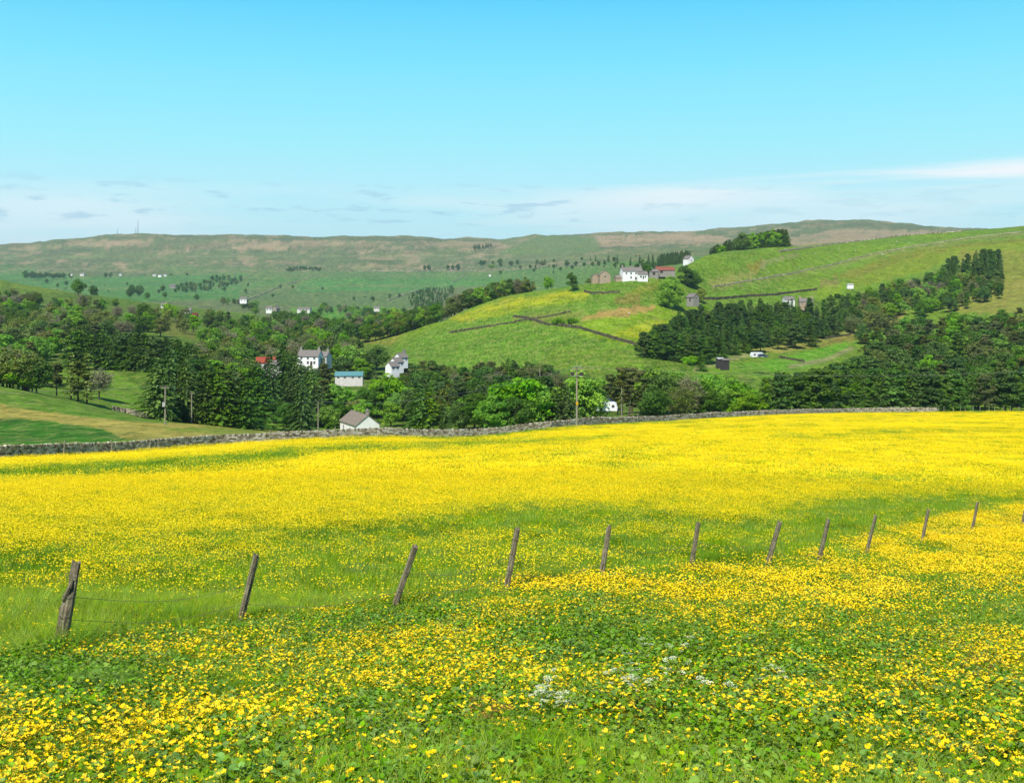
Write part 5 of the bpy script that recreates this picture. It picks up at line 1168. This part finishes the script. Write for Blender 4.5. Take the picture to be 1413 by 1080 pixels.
caravan(837, 569, 258, 5.0, R(-6), 'white caravan with a dark door standing behind the stone wall', plain=True); caravan(1044, 494, 470, 5.2, R(14), 'white caravan parked on the green in the upper right field')
caravan(335, 521, 425, 4.0, R(25), 'small white caravan beside the dark blue lorry')
def car(u, v, y, rz, paint, label, van=False):
    x, yy, z = W(u, y); z = -(v-V0)/F*y; e = empty('van' if van else 'car', (x, yy, z), rz); tag(e, label, 'van' if van else 'car')
    prof = [(-2.1,.35),(-2.15,.8),(-1.95,1.0),(-1.5,1.45),(.5,1.48),(1.15,1.0),(2.0,.85),(2.15,.6),(2.1,.35)] if not van else [(-2.6,.4),(-2.6,2.3),(-2.4,2.45),(1.0,2.45),(1.5,2.3),(1.9,1.4),(2.6,1.15),(2.65,.4)]
    V, Q = prism(prof, -.85, .85) if not van else prism(prof, -1.0, 1.0); mesh_obj('body', V, Q, paint, e); w = 1.7 if not van else 2.0
    if not van:
        for s in (-1, 1): MB().box((-.5, s*.86, 1.18), (1.5,.03,.32)).build('side_window', M_glass, e)
        MB().box((.86,0,1.24),(.3,1.4,.3), tilt=(-1.0,0)).build('windscreen', M_glass, e)
    else: MB().box((1.72,0,1.9),(.12,1.7,.7), tilt=(-.35,0)).build('windscreen', M_glass, e)
    for s in (-1, 1): MB().box((2.12 if not van else 2.63, s*.6, .68), (.08,.3,.16)).build('headlight', M_whitebox, e)
    wheels(e, (-1.35, 1.35), w); return e
car(352, 521, 425, R(-78), M_blue, 'dark blue van parked beside the small white caravan', True)
car(839, 556, 322, R(12), M_blue, 'dark blue car parked just above the white caravan'); car(804, 551, 322, R(-10), M_van, 'white car half hidden by the bright tree at the tall pole')
car(1053, 493, 466, R(10), M_blue, 'dark car parked at the right end of the upper caravan')

# ------------------------------------------------------------------ masts on the far skyline
def mast(u, h, label, wd=1.6):
    y = 4690; x, yy, z = W(u, y); e = empty('radio_mast', (x, yy, z-1)); tag(e, label, 'mast', 'masts on the far skyline')
    mb = MB()
    for a in (0, 2.09, 4.19): mb.tube([(wd*math.cos(a), wd*math.sin(a), -3), (wd*.4*math.cos(a), wd*.4*math.sin(a), h)], [.45,.22], 5)
    for k in range(int(h/5)):
        z0 = k*5; q = 1-.6*z0/h
        for a in (0, 2.09, 4.19): mb.tube([(wd*q*math.cos(a), wd*q*math.sin(a), z0), (wd*q*math.cos(a+2.09), wd*q*math.sin(a+2.09), z0+5)], .12, 4)
    mb.build('lattice', M_metal, e)
    if h > 45:
        for zq in (.55, .72): MB().tube([(-1.2,-1.2,h*zq),(-1.2,-1.9,h*zq)], [1.3,1.3], 10).build('dish', M_whitebox, e)
    MB().tube([(0,0,h-1),(0,0,h+8)], [.3,.12], 5).build('aerial', M_metal, e)
mast(190.5, 58, 'tallest radio mast on the highest point of the left moor', 2.6); mast(187.5, 30, 'shorter mast just left of the tallest one', 1.2); mast(162, 28, 'thin mast standing apart, left of the two', 1.2)
building('hut', 188, 324, 4600, 22, 10, 4, 2, 0, M_greyst, M_slate, 'low equipment hut at the foot of the tallest mast', 'shed', y=4685)
# sheep dotted over the green hill
M_fleece = simple('fleece', (.62,.58,.48), (.5,.46,.38), 8, .95, .5); M_face = simple('sheep_face', (.10,.09,.08), (.2,.18,.15), 8, .9)
def sheep_mesh():
    mb = MB(); mb.tube([(-.55,0,.62),(-.45,0,.68),(-.1,0,.70),(.3,0,.70),(.5,0,.66),(.58,0,.62)], [.12,.26,.30,.29,.24,.1], 10); f = mb.build('fleece', M_fleece, link=False)
    m2 = MB(); m2.tube([(.5,0,.74),(.68,0,.86),(.74,0,.88)], [.13,.11,.1], 8); m2.tube([(.72,0,.9),(.92,0,.78)], [.1,.05], 8); m2.tube([(.72,.06,.95),(.68,.2,.93)], [.035,.015], 4); m2.tube([(.72,-.06,.95),(.68,-.2,.93)], [.035,.015], 4)
    for x in (-.4,.38):
        for s in (-.14,.14): m2.tube([(x,s,.55),(x+.03,s,.3),(x,s,0)], [.08,.05,.035], 6)
    return f, m2.build('head_and_legs', M_face, link=False)
SF, SH = sheep_mesh()
for i, (u, v) in enumerate([(1218,353),(1125,351),(1158,344),(1073,362),(1060,378),(1255,337),(1300,341),(1180,348),(1102,372),(1238,335),(868,435),(1083,345.5)]):
    y = hit(u, v, 500, 1300)
    if not y: continue
    e = empty('sheep', W(u, y, .0), random.uniform(0, 6.28), 1.45 if i == 0 else 1.15); tag(e, 'small pale sheep grazing on the upper green hillside' if i else 'largest pale sheep standing on the upper green hillside', 'sheep', 'sheep on the green hillside')
    for src in (SF, SH): c = src.copy(); COL.objects.link(c); c.parent = e; c.name = src.name.split('.')[0]
# ------------------------------------------------------------------ sky, sun, air, camera
wd = bpy.data.worlds.new('World'); sc.world = wd; wd.use_nodes = True
nt = wd.node_tree; nt.nodes.clear()
SUN_EL = math.radians(51); SUN_AZ = math.radians(201)       # compass angle, clockwise from +Y: behind the camera's left shoulder
sky = nt.nodes.new('ShaderNodeTexSky'); sky.sky_type = 'NISHITA'; sky.sun_disc = False
sky.sun_elevation = SUN_EL; sky.sun_rotation = SUN_AZ; sky.ozone_density = 1.0; sky.dust_density = 0.4
tc = nt.nodes.new('ShaderNodeTexCoord'); sp = nt.nodes.new('ShaderNodeSeparateXYZ'); nt.links.new(tc.outputs['Generated'], sp.inputs[0])
zz = sp.outputs[2]
grad = ramp(nt, zz, [(0.0, S((206,246,252))), (0.05, S((200,246,254))), (0.10, S((182,243,255))), (0.135, S((160,241,255))), (0.20, S((126,229,255))), (0.265, S((86,208,253))), (0.36, S((34,140,225))), (0.6, S((8,62,150)))])
skc = nt.nodes.new('ShaderNodeVectorMath'); skc.operation = 'SCALE'; nt.links.new(sky.outputs[0], skc.inputs[0]); skc.inputs['Scale'].default_value = 0.10
base = mixc(nt, SKYMIX, skc.outputs[0], grad)
def dirnoise(sx, sz, off, detail=4, rough=.55):
    mp = nt.nodes.new('ShaderNodeMapping'); nt.links.new(tc.outputs['Generated'], mp.inputs['Vector']); mp.inputs['Scale'].default_value = (sx, sx, sz); mp.inputs['Location'].default_value = off
    n = nt.nodes.new('ShaderNodeTexNoise'); nt.links.new(mp.outputs[0], n.inputs['Vector']); n.inputs['Scale'].default_value = 1; n.inputs['Detail'].default_value = detail; n.inputs['Roughness'].default_value = rough
    return n.outputs['Fac']
def win(lo0, lo1, hi1, hi0, z=None): return ramp(nt, z or zz, [(lo0, (0,0,0)), (lo1, (1,1,1)), (hi1, (1,1,1)), (hi0, (0,0,0))])
# high veil low over the horizon
veil = ramp(nt, dirnoise(2.5, 26, (3.1, 0, 0.3), 5), [(0.42, (0,0,0)), (0.62, (1,1,1))])
f = mathn(nt, 'MULTIPLY', mathn(nt, 'MULTIPLY', veil, win(0.02, 0.045, 0.076, 0.098)), 0.7)
c = mixc(nt, f, base, S((234,250,255)))
# long white streak that climbs to the right
az = nt.nodes.new('ShaderNodeMath'); az.operation = 'DIVIDE'; nt.links.new(sp.outputs[0], az.inputs[0]); nt.links.new(sp.outputs[1], az.inputs[1])
zrel = mathn(nt, 'SUBTRACT', zz, mathn(nt, 'MULTIPLY', az.outputs[0], 0.040))
streak = win(0.062, 0.076, 0.084, 0.094, zrel)
sn = ramp(nt, dirnoise(4, 70, (1.2, 0, 4.0), 5), [(0.32, (0,0,0)), (0.55, (1,1,1))])
sx_ = ramp(nt, az.outputs[0], [(-0.0, (0,0,0)), (0.2, (1,1,1))])
f = mathn(nt, 'MULTIPLY', mathn(nt, 'MULTIPLY', mathn(nt, 'MULTIPLY', streak, sn), sx_), 0.95)
c = mixc(nt, f, c, S((250,253,255)))
# small flat grey-blue clouds in rows
pf = dirnoise(24, 130, (0.4, 0.0, 2.3), 4, .55)
puff = ramp(nt, pf, [(0.55, (0,0,0)), (0.64, (1,1,1))])
xl = ramp(nt, az.outputs[0], [(0.02, (1,1,1)), (0.2, (0.35,0.35,0.35))])
f = mathn(nt, 'MULTIPLY', mathn(nt, 'MULTIPLY', mathn(nt, 'MULTIPLY', puff, win(0.055, 0.062, 0.088, 0.10)), xl), 0.60)
c = mixc(nt, f, c, S((166,210,232)))
bg = nt.nodes.new('ShaderNodeBackground'); nt.links.new(c, bg.inputs[0]); bg.inputs[1].default_value = SKYSTR
wo = nt.nodes.new('ShaderNodeOutputWorld'); nt.links.new(bg.outputs[0], wo.inputs[0])

sl = bpy.data.lights.new('sun', 'SUN'); sl.energy = SUNSTR; sl.angle = math.radians(0.53); sl.color = (1.0, 0.955, 0.87)
so = bpy.data.objects.new('sun', sl); COL.objects.link(so)
from mathutils import Vector
d = Vector((math.sin(SUN_AZ)*math.cos(SUN_EL), math.cos(SUN_AZ)*math.cos(SUN_EL), math.sin(SUN_EL)))
so.rotation_euler = d.to_track_quat('Z', 'Y').to_euler(); so.location = (-30, -40, 60)

if HAZE:
    hz = MB().box((0, 4500, -150), (21000, 9800, 1400)).build('haze', None)
    zmin = float(ZG.min())-1; zmax = float(ZG.max())+70
    hz.data.clear_geometry()
    xm = max(abs(XG.min()), abs(XG.max()))+20
    y0, y1 = -60, 9100
    P = [(-xm,y0,zmin),(xm,y0,zmin),(xm,y1,zmin),(-xm,y1,zmin),(-xm,y0,zmax),(xm,y0,zmax),(xm,y1,zmax),(-xm,y1,zmax)]
    hz.data.from_pydata(P, [], [(0,3,2,1),(4,5,6,7),(0,1,5,4),(1,2,6,5),(2,3,7,6),(3,0,4,7)])
    m, ntm = newmat('haze_air'); pv = ntm.nodes.new('ShaderNodeVolumePrincipled'); pv.inputs['Color'].default_value = (0.70, 0.93, 1.0, 1); pv.inputs['Density'].default_value = HAZE; pv.inputs['Anisotropy'].default_value = 0.2
    mo = ntm.nodes.new('ShaderNodeOutputMaterial'); ntm.links.new(pv.outputs[0], mo.inputs['Volume']); hz.data.materials.append(m)
    tag(hz, kind='stuff')

cam = bpy.data.cameras.new('camera'); co = bpy.data.objects.new('camera', cam); COL.objects.link(co)
co.location = (0, 0, 0); co.rotation_euler = (math.radians(90), 0, 0)
cam.sensor_fit = 'HORIZONTAL'; cam.sensor_width = 36; cam.lens = 36*F/1413; cam.shift_y = -(540-V0)/1413; cam.clip_start = 0.1; cam.clip_end = 30000
sc.camera = co
sc.view_settings.view_transform = 'Standard'; sc.view_settings.look = 'None'; sc.view_settings.exposure = EXPO; sc.view_settings.gamma = 1
sc.render.engine = 'CYCLES'
try:
    sc.cycles.max_bounces = 4; sc.cycles.diffuse_bounces = 2; sc.cycles.transparent_max_bounces = 6; sc.cycles.volume_bounces = 0; sc.cycles.use_fast_gi = False
except Exception: pass

for o_ in bpy.data.objects:
    l_ = o_.get('label')
    if l_ and not (4 <= len(l_.replace('-',' ').split()) <= 16): print('LONG', len(l_.split()), l_)
